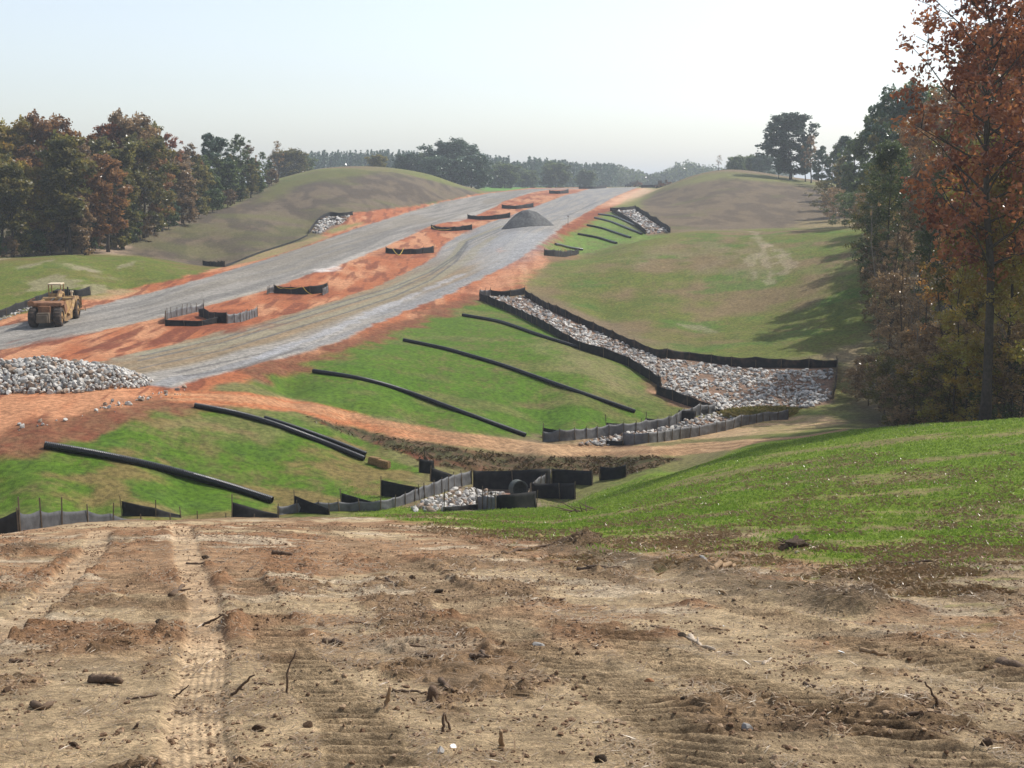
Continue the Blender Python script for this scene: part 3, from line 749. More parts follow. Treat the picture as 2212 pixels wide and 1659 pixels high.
def tree_mesh(seed, H, R, cb, nl, nleaf, ls, kind='broad', top=.12, lean=0.0, tr=None):
    """-> trunk mesh, crown mesh.  H height, R crown radius, cb crown base as a part of H"""
    g = np.random.default_rng(seed)
    wood = MB()
    n = 9
    zs = np.linspace(-.6, H * .97, n)
    wob = np.cumsum(g.normal(0, H * .008, (n, 2)), 0)
    tp = np.c_[wob[:, 0] + lean * zs, wob[:, 1], zs]; tp[0, :2] = tp[1, :2]
    r0 = tr or H * .0135
    trad = r0 * (1 - np.linspace(0, 1, n)) ** .8 + .02
    trad[0] *= 1.35
    wood.tube(tp, trad, 8)
    cen = []; cr = []
    def tpos(h):
        return np.array([np.interp(h, zs, tp[:, k]) for k in range(3)])
    for i in range(nl):
        f = (i + g.uniform(.1, .9)) / nl
        h = H * (cb + (.96 - cb) * f)
        az = i * 2.4 + g.normal(0, .4)
        if kind == 'broad':
            prof = math.sin(math.pi * min(1, (f * .78 + .2))) ** .6; up = .25 + .75 * f
        elif kind == 'oval':
            prof = math.sin(math.pi * (f * .86 + .1)) ** .5; up = .35 + .6 * f
        elif kind == 'pine':
            prof = (1 - f) ** .6 * .9 + .2; up = .10 + .3 * f
        elif kind == 'round':
            prof = math.sin(math.pi * (f * .70 + .22)) ** .5; up = .1 + .9 * f
        L = R * prof * g.uniform(.7, 1.15)
        b = tpos(h)
        dr = np.array([math.cos(az), math.sin(az), up]); dr /= np.linalg.norm(dr)
        m = 5; pts = [b]
        for k in range(1, m):
            dr = dr + g.normal(0, .13, 3) + np.array([0, 0, .06]); dr /= np.linalg.norm(dr)
            pts.append(pts[-1] + dr * L / (m - 1))
        pts = np.array(pts)
        lr = max(.025, r0 * .38 * (1 - f * .6))
        wood.tube(pts, np.linspace(lr, .015, m), 5, False)
        cen.append(pts[-1]); cr.append(R * .20)
        for s_ in range(4 if kind != 'pine' else 3):
            q = g.uniform(.3, .95) * (m - 1); k = int(q); p0 = pts[k] + (pts[min(k + 1, m - 1)] - pts[k]) * (q - k)
            d2 = dr * .5 + g.normal(0, .55, 3); d2 /= np.linalg.norm(d2) + 1e-6
            l2 = L * g.uniform(.25, .5)
            p1 = p0 + d2 * l2
            wood.tube(np.array([p0, (p0 + p1) / 2 + g.normal(0, .05 * l2, 3), p1]), [lr * .45, lr * .3, .01], 4, False)
            cen.append(p1); cr.append(R * .19 * g.uniform(.7, 1.3))
    cen.append(tp[-1]); cr.append(R * top * 1.6)
    cen = np.array(cen); cr = np.array(cr)
    if kind == 'pine': cr = cr * .9
    wv = np.concatenate(wood.v)
    wme = mesh_np('trunk', wv, [np.array([f for f in wood.f if len(f) == 4])] + ([np.array([f for f in wood.f if len(f) == 8])] if any(len(f) == 8 for f in wood.f) else []), True, [BARK])
    if nleaf == 0:
        return wme, None
    # leaves gather in tufts on the twigs around each limb end
    ntuft = max(4, int(nleaf / 26 / len(cen)))
    w = cr ** 2 / (cr ** 2).sum()
    k1 = g.choice(len(cen), size=int(nleaf / 26), p=w)
    tc = g.normal(0, 1, (len(k1), 3)); tc /= np.linalg.norm(tc, axis=1)[:, None]
    tc = cen[k1] + tc * (cr[k1] * g.uniform(.25, 1.25, len(k1)) ** .7)[:, None] * np.array([1.1, 1.1, .8])
    tv = g.uniform(0, 1, len(k1))
    k2 = np.repeat(np.arange(len(k1)), 26)
    c = tc[k2] + g.normal(0, 1, (len(k2), 3)) * R * .045 * np.array([1, 1, .8]) + g.normal(0, ls * .8, (len(k2), 3))
    nrm = g.normal(0, 1, c.shape) + np.array([0, 0, .6]); nrm /= np.linalg.norm(nrm, axis=1)[:, None]
    a = np.cross(nrm, g.normal(0, 1, c.shape)); a /= np.linalg.norm(a, axis=1)[:, None] + 1e-6
    b = np.cross(nrm, a)
    s = (ls * g.uniform(.6, 1.35, len(c)))[:, None]
    V = np.stack([c - a * s, c - b * s * .6, c + a * s, c + b * s * .6], 1).reshape(-1, 3)
    F = np.arange(len(V)).reshape(-1, 4)
    me = mesh_np('crown', V, F, False, [LM['green']])
    at_ = me.attributes.new('rv', 'FLOAT', 'FACE')
    at_.data.foreach_set('value', np.clip(tv[k2] * .65 + g.uniform(0, .35, len(c)), 0, 1).astype(np.float32))
    return wme, me

TM = {
    # far and middle trees
    'a': (tree_mesh(1, 20, 4.2, .28, 20, 9500, .33), 20), 'b': (tree_mesh(2, 20, 3.6, .16, 24, 9500, .30, 'oval'), 20),
    'c': (tree_mesh(3, 20, 5.0, .28, 22, 9500, .31, 'round'), 20), 'd': (tree_mesh(4, 20, 3.2, .04, 28, 9500, .30, 'oval'), 20),
    'pine': (tree_mesh(5, 20, 3.0, .52, 18, 5000, .26, 'pine'), 20), 'thin': (tree_mesh(6, 20, 3.4, .30, 18, 2300, .26), 20),
    'oak': (tree_mesh(7, 16, 8.5, .08, 34, 20000, .45, 'round'), 16), 'bare': (tree_mesh(8, 16, 4.2, .25, 30, 900, .22), 16),
    'bush': (tree_mesh(9, 4, 2.0, .05, 14, 3200, .17, 'round'), 4), 'lone': (tree_mesh(15, 20, 5.5, .06, 36, 15000, .34, 'oval'), 20),
    # near trees of the wood on the right
    'A': (tree_mesh(11, 28, 6.2, .34, 36, 12500, .18, 'oval', tr=.30), 28), 'B': (tree_mesh(12, 24, 5.0, .15, 34, 16000, .17, 'oval', tr=.22), 24),
    'Cc': (tree_mesh(13, 24, 5.5, .08, 36, 19000, .17, 'broad', tr=.2), 24), 'D': (tree_mesh(14, 20, 3.6, .25, 26, 9000, .13, 'oval', tr=.15), 20),
    'U': (tree_mesh(16, 7, 2.8, .03, 24, 7500, .09, 'oval', tr=.05), 7), 'T': (tree_mesh(17, 15, 2.0, .35, 18, 260, .10, 'oval', tr=.09), 15),
}
TREES = []
TREED = []
def tree(kind, px, py, Y, h, leaf, label, group, rz=None, wid=1.0, bark=None, name='tree', cat='tree', lean=0):
    (w, c), H = TM[kind]
    k = len(TREES)
    u, t = ray(px, py)
    X = float(u) * Y; Z = float(zat(X, Y))
    h *= .93
    o = empty(name, (X, Y, Z), rz if rz is not None else RNG.uniform(0, 6.28))
    s = h / H
    o.scale = (s * wid, s * wid, s)
    if lean: o.rotation_euler[1] = lean
    a = link('trunk', w, o)
    if bark is not None:
        a.material_slots[0].link = 'OBJECT'; a.material_slots[0].material = bark
    if c is not None:
        b = link('crown', c, o)
        b.material_slots[0].link = 'OBJECT'; b.material_slots[0].material = LM[leaf]
    tag(o, label, cat, group)
    TREES.append(o)
    return o
ORD = ['first', 'second', 'third', 'fourth', 'fifth', 'sixth', 'seventh', 'eighth', 'ninth', 'tenth', 'eleventh', 'twelfth', 'thirteenth', 'fourteenth', 'fifteenth', 'sixteenth', 'seventeenth', 'eighteenth', 'nineteenth', 'twentieth',
       'twenty first', 'twenty second', 'twenty third', 'twenty fourth', 'twenty fifth', 'twenty sixth', 'twenty seventh', 'twenty eighth', 'twenty ninth', 'thirtieth', 'thirty first', 'thirty second', 'thirty third', 'thirty fourth', 'thirty fifth', 'thirty sixth', 'thirty seventh']
CN = {'rust': 'rust brown', 'red': 'dark red', 'gold': 'golden', 'orange': 'orange', 'olive': 'olive green', 'green': 'green', 'dark': 'dark evergreen', 'brown': 'brown'}
def hfor(px, top, base, Y):
    return (ray(px, base)[1] - ray(px, top)[1]) * Y
# left wood: front row then the trees showing over it.  px, top, Y, kind, leaf
FR = [(-25, 330, 212, 'c', 'olive'), (25, 345, 208, 'a', 'olive'), (60, 355, 214, 'c', 'gold'), (148, 280, 215, 'a', 'olive'), (100, 380, 218, 'd', 'olive'), (200, 350, 222, 'b', 'rust'), (180, 420, 216, 'd', 'brown'), (238, 320, 226, 'b', 'rust'), (262, 300, 234, 'd', 'olive'), (312, 300, 250, 'c', 'olive'), (285, 390, 244, 'd', 'green'),
      (345, 330, 262, 'b', 'rust'), (375, 400, 272, 'd', 'dark'), (395, 345, 278, 'a', 'brown'), (420, 405, 288, 'd', 'dark'), (440, 350, 300, 'b', 'olive'), (470, 375, 312, 'd', 'green'), (500, 345, 326, 'a', 'green'), (522, 380, 340, 'd', 'green'), (545, 350, 352, 'b', 'olive'), (562, 372, 368, 'd', 'green'), (575, 392, 380, 'd', 'olive')]
for i, (px, top, Y, kd, lf) in enumerate(FR):
    u, t = ray(px, 500); z = float(zat(u * Y, Y)); h = z * -1
    h = -z * -1 + 0
    H_ = float(-ray(px, top)[1] * Y - z)
    tree(kd, px, 500, Y, H_, lf, wid=1.35 if px > 380 else 1.22, label='%s tree from left in front row of left wood, %s foliage' % (ORD[i], CN[lf]), group='front trees of the left wood')
BR_ = [(-10, 262, 235, 'a', 'gold'), (35, 268, 240, 'c', 'gold'), (75, 300, 236, 'b', 'rust'), (108, 254, 242, 'c', 'rust'), (140, 270, 245, 'b', 'rust'), (175, 300, 240, 'a', 'brown'), (205, 283, 250, 'a', 'rust'), (245, 252, 255, 'b', 'red'), (285, 250, 258, 'c', 'brown'), (320, 275, 275, 'c', 'olive'), (352, 300, 285, 'thin', 'brown'),
       (382, 276, 300, 'thin', 'red'), (410, 300, 315, 'thin', 'brown'), (432, 340, 320, 'b', 'rust'), (455, 276, 330, 'pine', 'dark'), (480, 288, 335, 'b', 'dark'), (506, 292, 345, 'thin', 'green'), (528, 280, 350, 'thin', 'green'), (548, 305, 365, 'thin', 'brown'), (568, 322, 380, 'thin', 'green'), (602, 302, 405, 'bare', 'brown'), (225, 330, 262, 'd', 'olive'), (60, 330, 232, 'b', 'rust')]
for i, (px, top, Y, kd, lf) in enumerate(BR_):
    u, t = ray(px, 500); z = float(zat(u * Y, Y))
    H_ = float(-ray(px, top)[1] * Y - z)
    tree(kd, px, 500, Y, H_, lf, ('lone thin bare tree at the right end of the left wood' if px == 602 else '%s tree from left in second row of left wood, %s foliage' % (ORD[i], CN[lf])), 'taller trees behind the front of the left wood')
TR_ = [(10, 300, 236, 'b', 'olive'), (50, 292, 246, 'a', 'rust'), (92, 290, 250, 'd', 'brown'), (125, 310, 232, 'd', 'olive'), (160, 285, 252, 'b', 'rust'), (190, 292, 258, 'd', 'rust'), (228, 290, 246, 'a', 'olive'), (268, 275, 264, 'd', 'brown'), (302, 268, 270, 'b', 'rust'), (335, 282, 280, 'b', 'brown'), (362, 305, 292, 'd', 'brown'), (395, 318, 302, 'b', 'brown'), (425, 322, 318, 'd', 'olive'),
       (447, 332, 324, 'd', 'green'), (468, 322, 332, 'b', 'green'), (490, 330, 340, 'd', 'olive'), (514, 332, 350, 'b', 'green'), (538, 338, 360, 'd', 'green'), (556, 345, 372, 'b', 'green'), (585, 345, 396, 'd', 'green')]
for i, (px, top, Y, kd, lf) in enumerate(TR_):
    u, t = ray(px, 500); z = float(zat(u * Y, Y))
    tree(kd, px, 500, Y, float(-ray(px, top)[1] * Y - z), lf, '%s tree from left in hindmost row of left wood, %s foliage' % (ORD[i], CN[lf]), group='hindmost trees of the left wood', wid=1.35 if px > 380 else 1.22)
for i, px in enumerate(np.linspace(-20, 590, 20)):
    Y = np.interp(px, [0, 180, 300, 400, 500, 600], [205, 222, 248, 276, 322, 398])
    tree('bush', px, 500, Y, RNG.uniform(3, 5.5), ['green', 'brown', 'olive'][i % 3], '%s low %s bush from left along foot of left wood' % (ORD[i], ['green', 'brown', 'olive'][i % 3]), 'bushes at the foot of the left wood', wid=1.3, name='bush', cat='bush')
# middle distance
MID = [(815, 340, 560, 'oak', 'olive', 'rounded olive tree left of the big oak behind the brown hill'), (880, 338, 585, 'oak', 'dark', 'dark spreading tree just left of the big oak'), (905, 340, 600, 'oak', 'green', 'green tree between the dark spreading tree and the big oak'),
       (975, 317, 590, 'oak', 'dark', 'tallest big oak with arched crown above the brown hill'), (1018, 345, 575, 'oak', 'dark', 'lower right lobe tree of the big oak cluster'), (945, 345, 575, 'oak', 'dark', 'tree filling the left foot of the big oak'),
       (1090, 360, 700, 'oak', 'green', 'rounded green tree right of the big oak in the field'), (1068, 368, 720, 'oak', 'green', 'small green tree between the oak cluster and the rounded tree'), (1200, 358, 760, 'oak', 'green', 'green tree against the pine wood right of the field'), (1140, 372, 780, 'oak', 'green', 'low green tree in front of the pine wood'), (630, 333, 520, 'oak', 'olive', 'olive tree beyond the end of the left wood'), (650, 345, 560, 'oak', 'green', 'low green tree behind the olive tree beyond the left wood'), (1265, 372, 800, 'oak', 'green', 'low tree at the right end of the pine wood')]
for px, top, Y, kd, lf, lb in MID:
    z = float(zat(ray(px, 400)[0] * Y, Y))
    tree(kd, px, 400, Y, float(-ray(px, top)[1] * Y - z), lf, lb, 'trees beyond the brown hills', wid=1.45 if top < 350 else 1.4)
# right skyline
RS = [(1768, 318, 400, 'b', 'dark', 'dark evergreen filling the gap right of the tall skyline tree'), (1786, 338, 385, 'd', 'dark', 'low dark bushy tree between the skyline trees and the right wood'), (1806, 305, 372, 'b', 'green', 'green tree stepping up to the right wood'), (1826, 285, 352, 'b', 'dark', 'dark tree at the very beginning of the right wood'), (1552, 334, 456, 'bare', 'brown', 'small thin tree on top of the right brown hill'), (1588, 343, 560, 'oak', 'green', 'bluish green round tree behind the top of the right hill'), (1622, 342, 580, 'oak', 'green', 'second bluish round tree behind the right hill, nearer the tall tree'), (1645, 340, 570, 'oak', 'dark', 'dark round tree touching the tall tree behind the right hill'),
      (1705, 245, 430, 'lone', 'dark', 'tall dark tree standing alone on the right skyline'), (1738, 300, 425, 'b', 'dark', 'evergreen at the right side of the tall skyline tree'), (1680, 330, 425, 'b', 'dark', 'lower tree at the left foot of the tall skyline tree'), (1752, 285, 420, 'thin', 'brown', 'thin twiggy tree right of the tall skyline tree'), (1775, 308, 410, 'pine', 'dark', 'small pine right of the tall skyline tree'), (1795, 320, 395, 'thin', 'brown', 'thin brown tree where the right wood begins')]
for px, top, Y, kd, lf, lb in RS:
    z = float(zat(ray(px, 400)[0] * Y, Y))
    tree(kd, px, 400, Y, max(3.5, float(-ray(px, top)[1] * Y - z)), lf, lb, 'trees on the right skyline', wid=1.15 if kd == 'oak' else 1.55 if kd == 'lone' else 1)
# the wood on the right, far to near: px, top, Y, kind, leaf
RW = [(1893, 330, 152, 'Cc', 'olive'), (1906, 290, 146, 'Cc', 'green'), (1808, 330, 340, 'b', 'olive'), (1790, 400, 345, 'd', 'brown'), (1825, 340, 320, 'd', 'dark'), (1835, 290, 300, 'b', 'green'), (1815, 400, 300, 'd', 'green'), (1874, 235, 270, 'a', 'green'), (1882, 330, 262, 'd', 'dark'), (1912, 210, 240, 'b', 'olive'), (1917, 330, 245, 'd', 'green'), (1937, 195, 215, 'c', 'dark'), (1892, 380, 238, 'd', 'dark'), (1967, 190, 225, 'c', 'green'),
      (1957, 250, 190, 'B', 'orange'), (1992, 215, 180, 'B', 'rust'), (1937, 350, 180, 'Cc', 'green'), (2022, 180, 170, 'B', 'rust'), (1992, 330, 158, 'Cc', 'rust'), (2052, 200, 165, 'B', 'olive'), (1990, 340, 140, 'Cc', 'brown'), (2075, 150, 140, 'B', 'rust'), (2110, 60, 125, 'A', 'red'), (2060, 330, 120, 'Cc', 'green'), (2175, 60, 112, 'A', 'olive'), (1950, 480, 130, 'D', 'brown'),
      (2125, 280, 98, 'Cc', 'orange'), (2075, 420, 90, 'D', 'olive'), (2190, 200, 90, 'B', 'gold'), (2140, -160, 71, 'A', 'red'), (2250, -200, 76, 'A', 'red'), (2210, 330, 72, 'Cc', 'gold'), (2290, 0, 90, 'A', 'rust'), (2080, 560, 84, 'D', 'gold'), (2360, -200, 92, 'A', 'red')]
RW.sort(key=lambda q: -q[2])
RL = {[q[0] for q in RW].index(2140): 'tallest tree with straight bare trunk standing at the edge of the near grassy hill'}
for i, (px, top, Y, kd, lf) in enumerate(RW):
    z = float(zat(ray(px, 700)[0] * Y, Y))
    tree(kd, px, 700, Y, float(-ray(px, top)[1] * Y - z), lf, RL.get(i, '%s tree from far end of the right wood, %s foliage' % (ORD[i], CN[lf])), 'trees of the right wood', wid=1.0)
for i, (px, py, Y) in enumerate([(1895, 760, 128), (1925, 700, 125), (1965, 740, 112), (2005, 760, 105), (1990, 800, 96), (2045, 800, 92), (2175, 800, 80), (1940, 800, 104), (2120, 800, 88), (2060, 800, 78)]):
    tree('T', px, py, Y, RNG.uniform(11, 17), 'brown', '%s slender nearly leafless pole tree from left in right wood' % ORD[i], 'slender pole trees in the right wood', bark=BARKL if i % 2 == 0 else None, lean=RNG.normal(0, .07), wid=.8)
UN = [(1880, 820, 105, 4, 'brown'), (1910, 860, 100, 4.5, 'olive'), (1850, 800, 108, 2.5, 'brown'), (1945, 870, 92, 4, 'brown'), (1975, 870, 86, 5, 'olive'), (2015, 870, 84, 6, 'brown'), (2050, 870, 80, 5, 'olive'), (2090, 870, 78, 6, 'gold'), (2125, 870, 82, 7, 'brown'), (2165, 870, 74, 5, 'green'), (2205, 870, 72, 6, 'brown'),
      (1900, 600, 160, 6, 'olive'), (1890, 650, 148, 6, 'brown'), (1900, 700, 135, 6, 'brown'), (1930, 700, 125, 7, 'brown'), (1960, 750, 115, 7, 'brown'), (2000, 780, 100, 7, 'brown'), (2040, 780, 98, 7, 'rust'), (2080, 780, 94, 8, 'brown'), (2120, 780, 95, 8, 'gold'), (2170, 780, 92, 8, 'brown'), (2215, 780, 88, 8, 'olive'), (1870, 560, 190, 6, 'brown'), (1850, 500, 225, 6, 'green'), (1800, 480, 285, 7, 'brown'), (1780, 460, 320, 7, 'olive'), (1825, 480, 258, 7, 'green'), (2240, 860, 76, 7, 'brown')]
for i, (px, py, Y, h, lf) in enumerate(UN):
    tree('U', px, py, Y, h, lf, '%s %s undergrowth bush along the right wood, first being beside rock basin' % (ORD[i], CN[lf]), 'undergrowth of the right wood', wid=1.25, name='bush', cat='bush')
# far-off woods that read as one mass
def mass(name, spots, kinds, label):
    """many small trees merged: spots (X, Y, Z, h)"""
    VV = []; FF = []; RV = []; n0 = 0; g = np.random.default_rng(5)
    for X, Y, Z, h in spots:
        m = 90
        if kinds == 'pine':
            zz = g.uniform(.25, 1, m); rr = (1.12 - zz) * 3.2 * g.uniform(.2, 1, m)
            zz = np.r_[zz, g.uniform(.0, .35, 20)]; rr = np.r_[rr, g.uniform(0, 2.6, 20)]
        else:
            d = g.normal(0, 1, (m + 20, 3)); d /= np.linalg.norm(d, axis=1)[:, None]; q = g.uniform(.5, 1, m + 20)
            zz = .5 + d[:, 2] * .5 * q; rr = np.hypot(d[:, 0], d[:, 1]) * q * 6.5
        m = len(zz)
        th = g.uniform(0, 6.28, m)
        c = np.c_[X + rr * np.cos(th), Y + rr * np.sin(th), Z + zz * h]
        nr = g.normal(0, 1, (m, 3)); nr /= np.linalg.norm(nr, axis=1)[:, None]
        a = np.cross(nr, g.normal(0, 1, (m, 3))); a /= np.linalg.norm(a, axis=1)[:, None]; b = np.cross(nr, a)
        s = (g.uniform(.6, 1.3, m) * (.9 if kinds == 'pine' else 1.3))[:, None]
        V = np.stack([c - a * s, c - b * s * .6, c + a * s, c + b * s * .6], 1).reshape(-1, 3)
        VV.append(V); FF.append(np.arange(len(V)).reshape(-1, 4) + n0); n0 += len(V)
        RV.append(g.uniform(0, 1, m))
    me = mesh_np(name, np.concatenate(VV), np.concatenate(FF), False, [LM['dark' if kinds == 'pine' else 'green']])
    a_ = me.attributes.new('rv', 'FLOAT', 'FACE'); a_.data.foreach_set('value', np.concatenate(RV).astype(np.float32))
    tag(link(name, me), label, 'woodland', kind='stuff')
g_ = np.random.default_rng(3)
sp = []
for k in range(1100):
    px = g_.uniform(600, 1330); Y = g_.uniform(880, 1000) + 150 * sstep(1150, 1330, px)
    X = float(ray(px, 400)[0]) * Y
    sp.append((X, Y, float(zat(X, Y)) - .5, (23 - 5 * float(sstep(900, 1330, px)) - 3 * (1100 < px < 1140)) * g_.uniform(.86, 1.08)))
mass('pine_wood', sp, 'pine', 'long dark pine wood along the horizon behind the big oak')
sp = []
for k in range(600):
    px = g_.uniform(1290, 1700); Y = g_.uniform(1150, 1500)
    X = float(ray(px, 400)[0]) * Y
    sp.append((X, Y, float(zat(X, Y)) - .5, (17 + 10 * float(sstep(1400, 1560, px)) * .5 + 4 * math.sin(px / 23)) * g_.uniform(.8, 1.1)))
mass('far_wood', sp, 'round', 'pale blue distant woodland at the end of the road')
# ---------------------------------------------------------------- silt fences
FAB = mat('geotextile', (.014, .014, .016), .8, (3.0, .35, .7), (25, .01), hi=(.030, .029, .028), spec=.25)
# fabric lets a little light through
def _trans(m, amt, col):
    n = m.node_tree.nodes; l = m.node_tree.links
    b = n['Principled BSDF']; t = n.new('ShaderNodeBsdfTranslucent'); t.inputs[0].default_value = (*col, 1)
    ms = n.new('ShaderNodeMixShader'); ms.inputs[0].default_value = amt
    l.new(b.outputs[0], ms.inputs[1]); l.new(t.outputs[0], ms.inputs[2]); l.new(ms.outputs[0], n['Material Output'].inputs[0])
WOOD = mat('stake_wood', (.10, .075, .05), .9, (9, .3, .7), hi=(.19, .145, .10))
STEEL = mat('stake_steel', (.06, .045, .035), .7)
FSUN = mat('sunlit_geotextile', (.085, .085, .088), .6, (3.0, .35, .7), (22, .012), hi=(.15, .15, .152), spec=.5)  # same black fabric, its grey sunlit look put into the colour
FMID = mat('half_sunlit_geotextile', (.045, .045, .048), .65, (3.0, .35, .7), (22, .012), hi=(.085, .085, .088), spec=.4)  # darker step of the sunlit grey painted into the same fabric
FDUST = mat('dusty_geotextile', (.018, .018, .019), .8, (1.6, .5, .75), hi=(.085, .055, .040))

def fat(px, py, Y=None):
    return at(px, py, Y) if Y else cast(px, py, 58.0)

def dense(pts, step=5.0):
    out = []
    for a, b in zip(pts, pts[1:]):
        if len(a) == 3 or len(b) == 3:
            out.append(fat(*a)); continue
        m = max(1, int(math.hypot(a[0] - b[0], a[1] - b[1]) / step))
        for k in range(m): out.append(cast(a[0] + (b[0] - a[0]) * k / m, a[1] + (b[1] - a[1]) * k / m, 58.0))
    out.append(fat(*pts[-1]))
    P = np.array(out)
    if len(P) > 4:
        for _ in range(3): P[1:-1] = (P[:-2] + 2 * P[1:-1] + P[2:]) / 4
    L = np.r_[0, np.cumsum(np.hypot(*np.diff(P[:, :2], axis=0).T))]
    s_ = np.linspace(0, L[-1], max(3, int(L[-1] / .22)))
    return np.stack([np.interp(s_, L, P[:, k]) for k in range(3)], 1)

def fence(pts, h, label, grp, fab=FAB, post=2.2, over=.28, sag=.10, top=None, pr=.022, seed=0, band=False, wood=WOOD):
    """pts: (px, py[, distance]) along the foot of the cloth"""
    P = dense(pts)
    P[:, 2] = zfine(P[:, 0], P[:, 1])
    Ls = np.r_[0, np.cumsum(np.hypot(*np.diff(P[:, :2], axis=0).T))]
    tot = Ls[-1]; npst = max(2, int(round(tot / post)) + 1)
    pp = np.linspace(0, tot, npst)
    g = np.random.default_rng(seed + int(abs(P[0, 0]) * 10))
    hh = h * (1 + g.normal(0, .085, npst))
    if top: hh = np.interp(pp / tot, np.linspace(0, 1, len(top)), np.array(top) * h)
    ph = np.interp(Ls, pp, hh); fr = (np.interp(Ls, pp, np.arange(npst))) % 1
    sag = sag if len(pts) > 2 else min(sag, .03)
    H = ph - sag * 4 * fr * (1 - fr) * (.7 + .6 * vnoise(Ls / post, Ls * 0, 9))
    T = np.gradient(P[:, :2], axis=0); T /= np.linalg.norm(T, axis=1)[:, None] + 1e-9
    N = np.c_[-T[:, 1], T[:, 0]]
    org = P[len(P) // 2].copy()
    root = empty('silt_fence', org)
    rows = 6; V = []
    for side in (0, 1):
        for r in range(rows):
            f = r / (rows - 1)
            off = (vnoise(Ls / .5, np.full(len(Ls), f * 3), 33) - .5) * .10 * math.sin(math.pi * min(1, f + .25)) + (.02 if side else 0) + .05 * 4 * fr * (1 - fr) * f
            V.append(np.c_[P[:, 0] + N[:, 0] * off, P[:, 1] + N[:, 1] * off, P[:, 2] - .06 + (H + .06) * f] - org)
    V = np.concatenate(V); m = len(P); F = []
    ix = np.arange(2 * rows * m).reshape(2, rows, m)
    for s_ in (0, 1):
        a = ix[s_, :-1, :-1]; b = ix[s_, :-1, 1:]; c = ix[s_, 1:, 1:]; d = ix[s_, 1:, :-1]
        F.append((np.stack([a, b, c, d], -1) if s_ == 0 else np.stack([d, c, b, a], -1)).reshape(-1, 4))
    F.append(np.stack([ix[0, -1, :-1], ix[0, -1, 1:], ix[1, -1, 1:], ix[1, -1, :-1]], -1))
    F.append(np.array([[ix[0, k, 0], ix[0, k + 1, 0], ix[1, k + 1, 0], ix[1, k, 0]] for k in range(rows - 1)] + [[ix[1, k, -1], ix[1, k + 1, -1], ix[0, k + 1, -1], ix[0, k, -1]] for k in range(rows - 1)]))
    link('fabric', mesh_np('fabric', V, np.concatenate(F), True, [fab]), root)
    if over is not None:
        me0 = None
        for k in range(min(npst, 100)):
            x = [np.interp(pp[k], Ls, P[:, c]) for c in range(3)]; nx = [np.interp(pp[k], Ls, N[:, c]) for c in (0, 1)]
            Hk = hh[k] + over * g.uniform(.5, 1.4)
            b = MB(); b.box((0, 0, (Hk - .3) / 2), (pr * 2, pr * 2, Hk + .3), taper=.85)
            o = b.build('post', wood, root)
            o.location = (x[0] + nx[0] * -.03 - org[0], x[1] + nx[1] * -.03 - org[1], x[2] - org[2])
            o.rotation_euler = (g.normal(0, .05), g.normal(0, .05), g.uniform(0, 1))
    tag(root, label, 'fence', grp)
    return root
GN = 'silt fences in the near valley'; GM = 'silt fence enclosures in the clay median'; GT = 'silt fences around the rock channels'; GS = 'short silt fence wings in the near valley'
# near valley, front line
fence([(-60, 1150, 44), (42, 1150, 42)], .95, 'black silt fence piece at the far left edge above the bare spoil', GN, FAB, top=[.8, .9], over=.1)
fence([(42, 1150, 42), (90, 1140, 46), (200, 1128, 50), (330, 1122, 54), (600, 1113, 61)], .82, 'long dark grey silt fence behind the brow of the bare spoil', GN, FMID, post=2.0, over=.35, top=[1, .95, .85, .8, .75, .7], seed=1)
fence([(600, 1113), (640, 1107), (700, 1105), (770, 1104), (820, 1103), (860, 1095), (905, 1080), (950, 1067), (985, 1053), (1018, 1046)], .86, 'grey scalloped silt fence curving along the left side of the near rock apron', GN, FSUN, post=1.1, over=.12, sag=.10, seed=2, top=[.6, .62, .65, .7, .85, 1, 1, 1])
fence([(264, 1114), (390, 1118)], .75, 'black fence wing below the left end of the long corrugated pipe', GS, top=[1, .2], over=.35)
fence([(501, 1117), (600, 1118)], .8, 'black fence wing under the lower end of the nearest corrugated pipe', GS, top=[1, .25], over=.4)
fence([(637, 1106), (712, 1112)], .9, 'black fence wing just right of the nearest pipe end', GS, top=[1, .35], over=.35)
fence([(738, 1098), (812, 1101)], .85, 'black fence wing second to the right of the nearest pipe end', GS, top=[1, .45], over=.3)
fence([(823, 1072), (906, 1080)], .95, 'black fence wing left of the scalloped grey fence, below the straw bales', GS, top=[1, .75], over=.3)
fence([(905, 1020), (938, 1024)], .85, 'small square black fence panel standing high on the bank', GS, top=[1, 1], over=.1)
fence([(917, 1008), (921, 1006)], 1.0, 'tiny pointed black fence piece behind the small square panel', GS, top=[1.2, .5], over=.3)
fence([(929, 1040), (990, 1050)], .9, 'black fence wing joining the scalloped grey fence near its top', GS, top=[1, .7], over=.1)
fence([(1022, 1056), (1100, 1058), (1188, 1052)], 1.15, 'wide black silt fence behind the culvert mouth', GN, FAB, over=.08, sag=.05, top=[1, 1.1, 1.0, 1.0], seed=4)
fence([(1145, 1072), (1165, 1060), (1190, 1046)], .85, 'short grey fence climbing right of the culvert mouth', GN, FSUN, post=.9, over=.05, seed=5)
fence([(1192, 1045), (1280, 1048)], .95, 'upper black fence panel right of the culvert, on the grass', GS, top=[1, .95, .95], over=.06)
fence([(1148, 1076), (1243, 1078)], 1.0, 'middle black fence panel right of the culvert, below the upper one', GS, top=[.9, .95, 1], over=.06)
fence([(1072, 1100), (1158, 1097)], .9, 'front black fence panel at the right side of the rock apron', GS, top=[.85, .95, 1.05], over=.08)
fence([(1030, 1100), (1072, 1101)], .72, 'little grey fence piece beside the front black panel', GS, FSUN, post=.8, over=.4)
fence([(958, 1106), (1032, 1101)], .32, 'very low black fence edge in front of the rock apron', GS, over=.75, sag=.02)
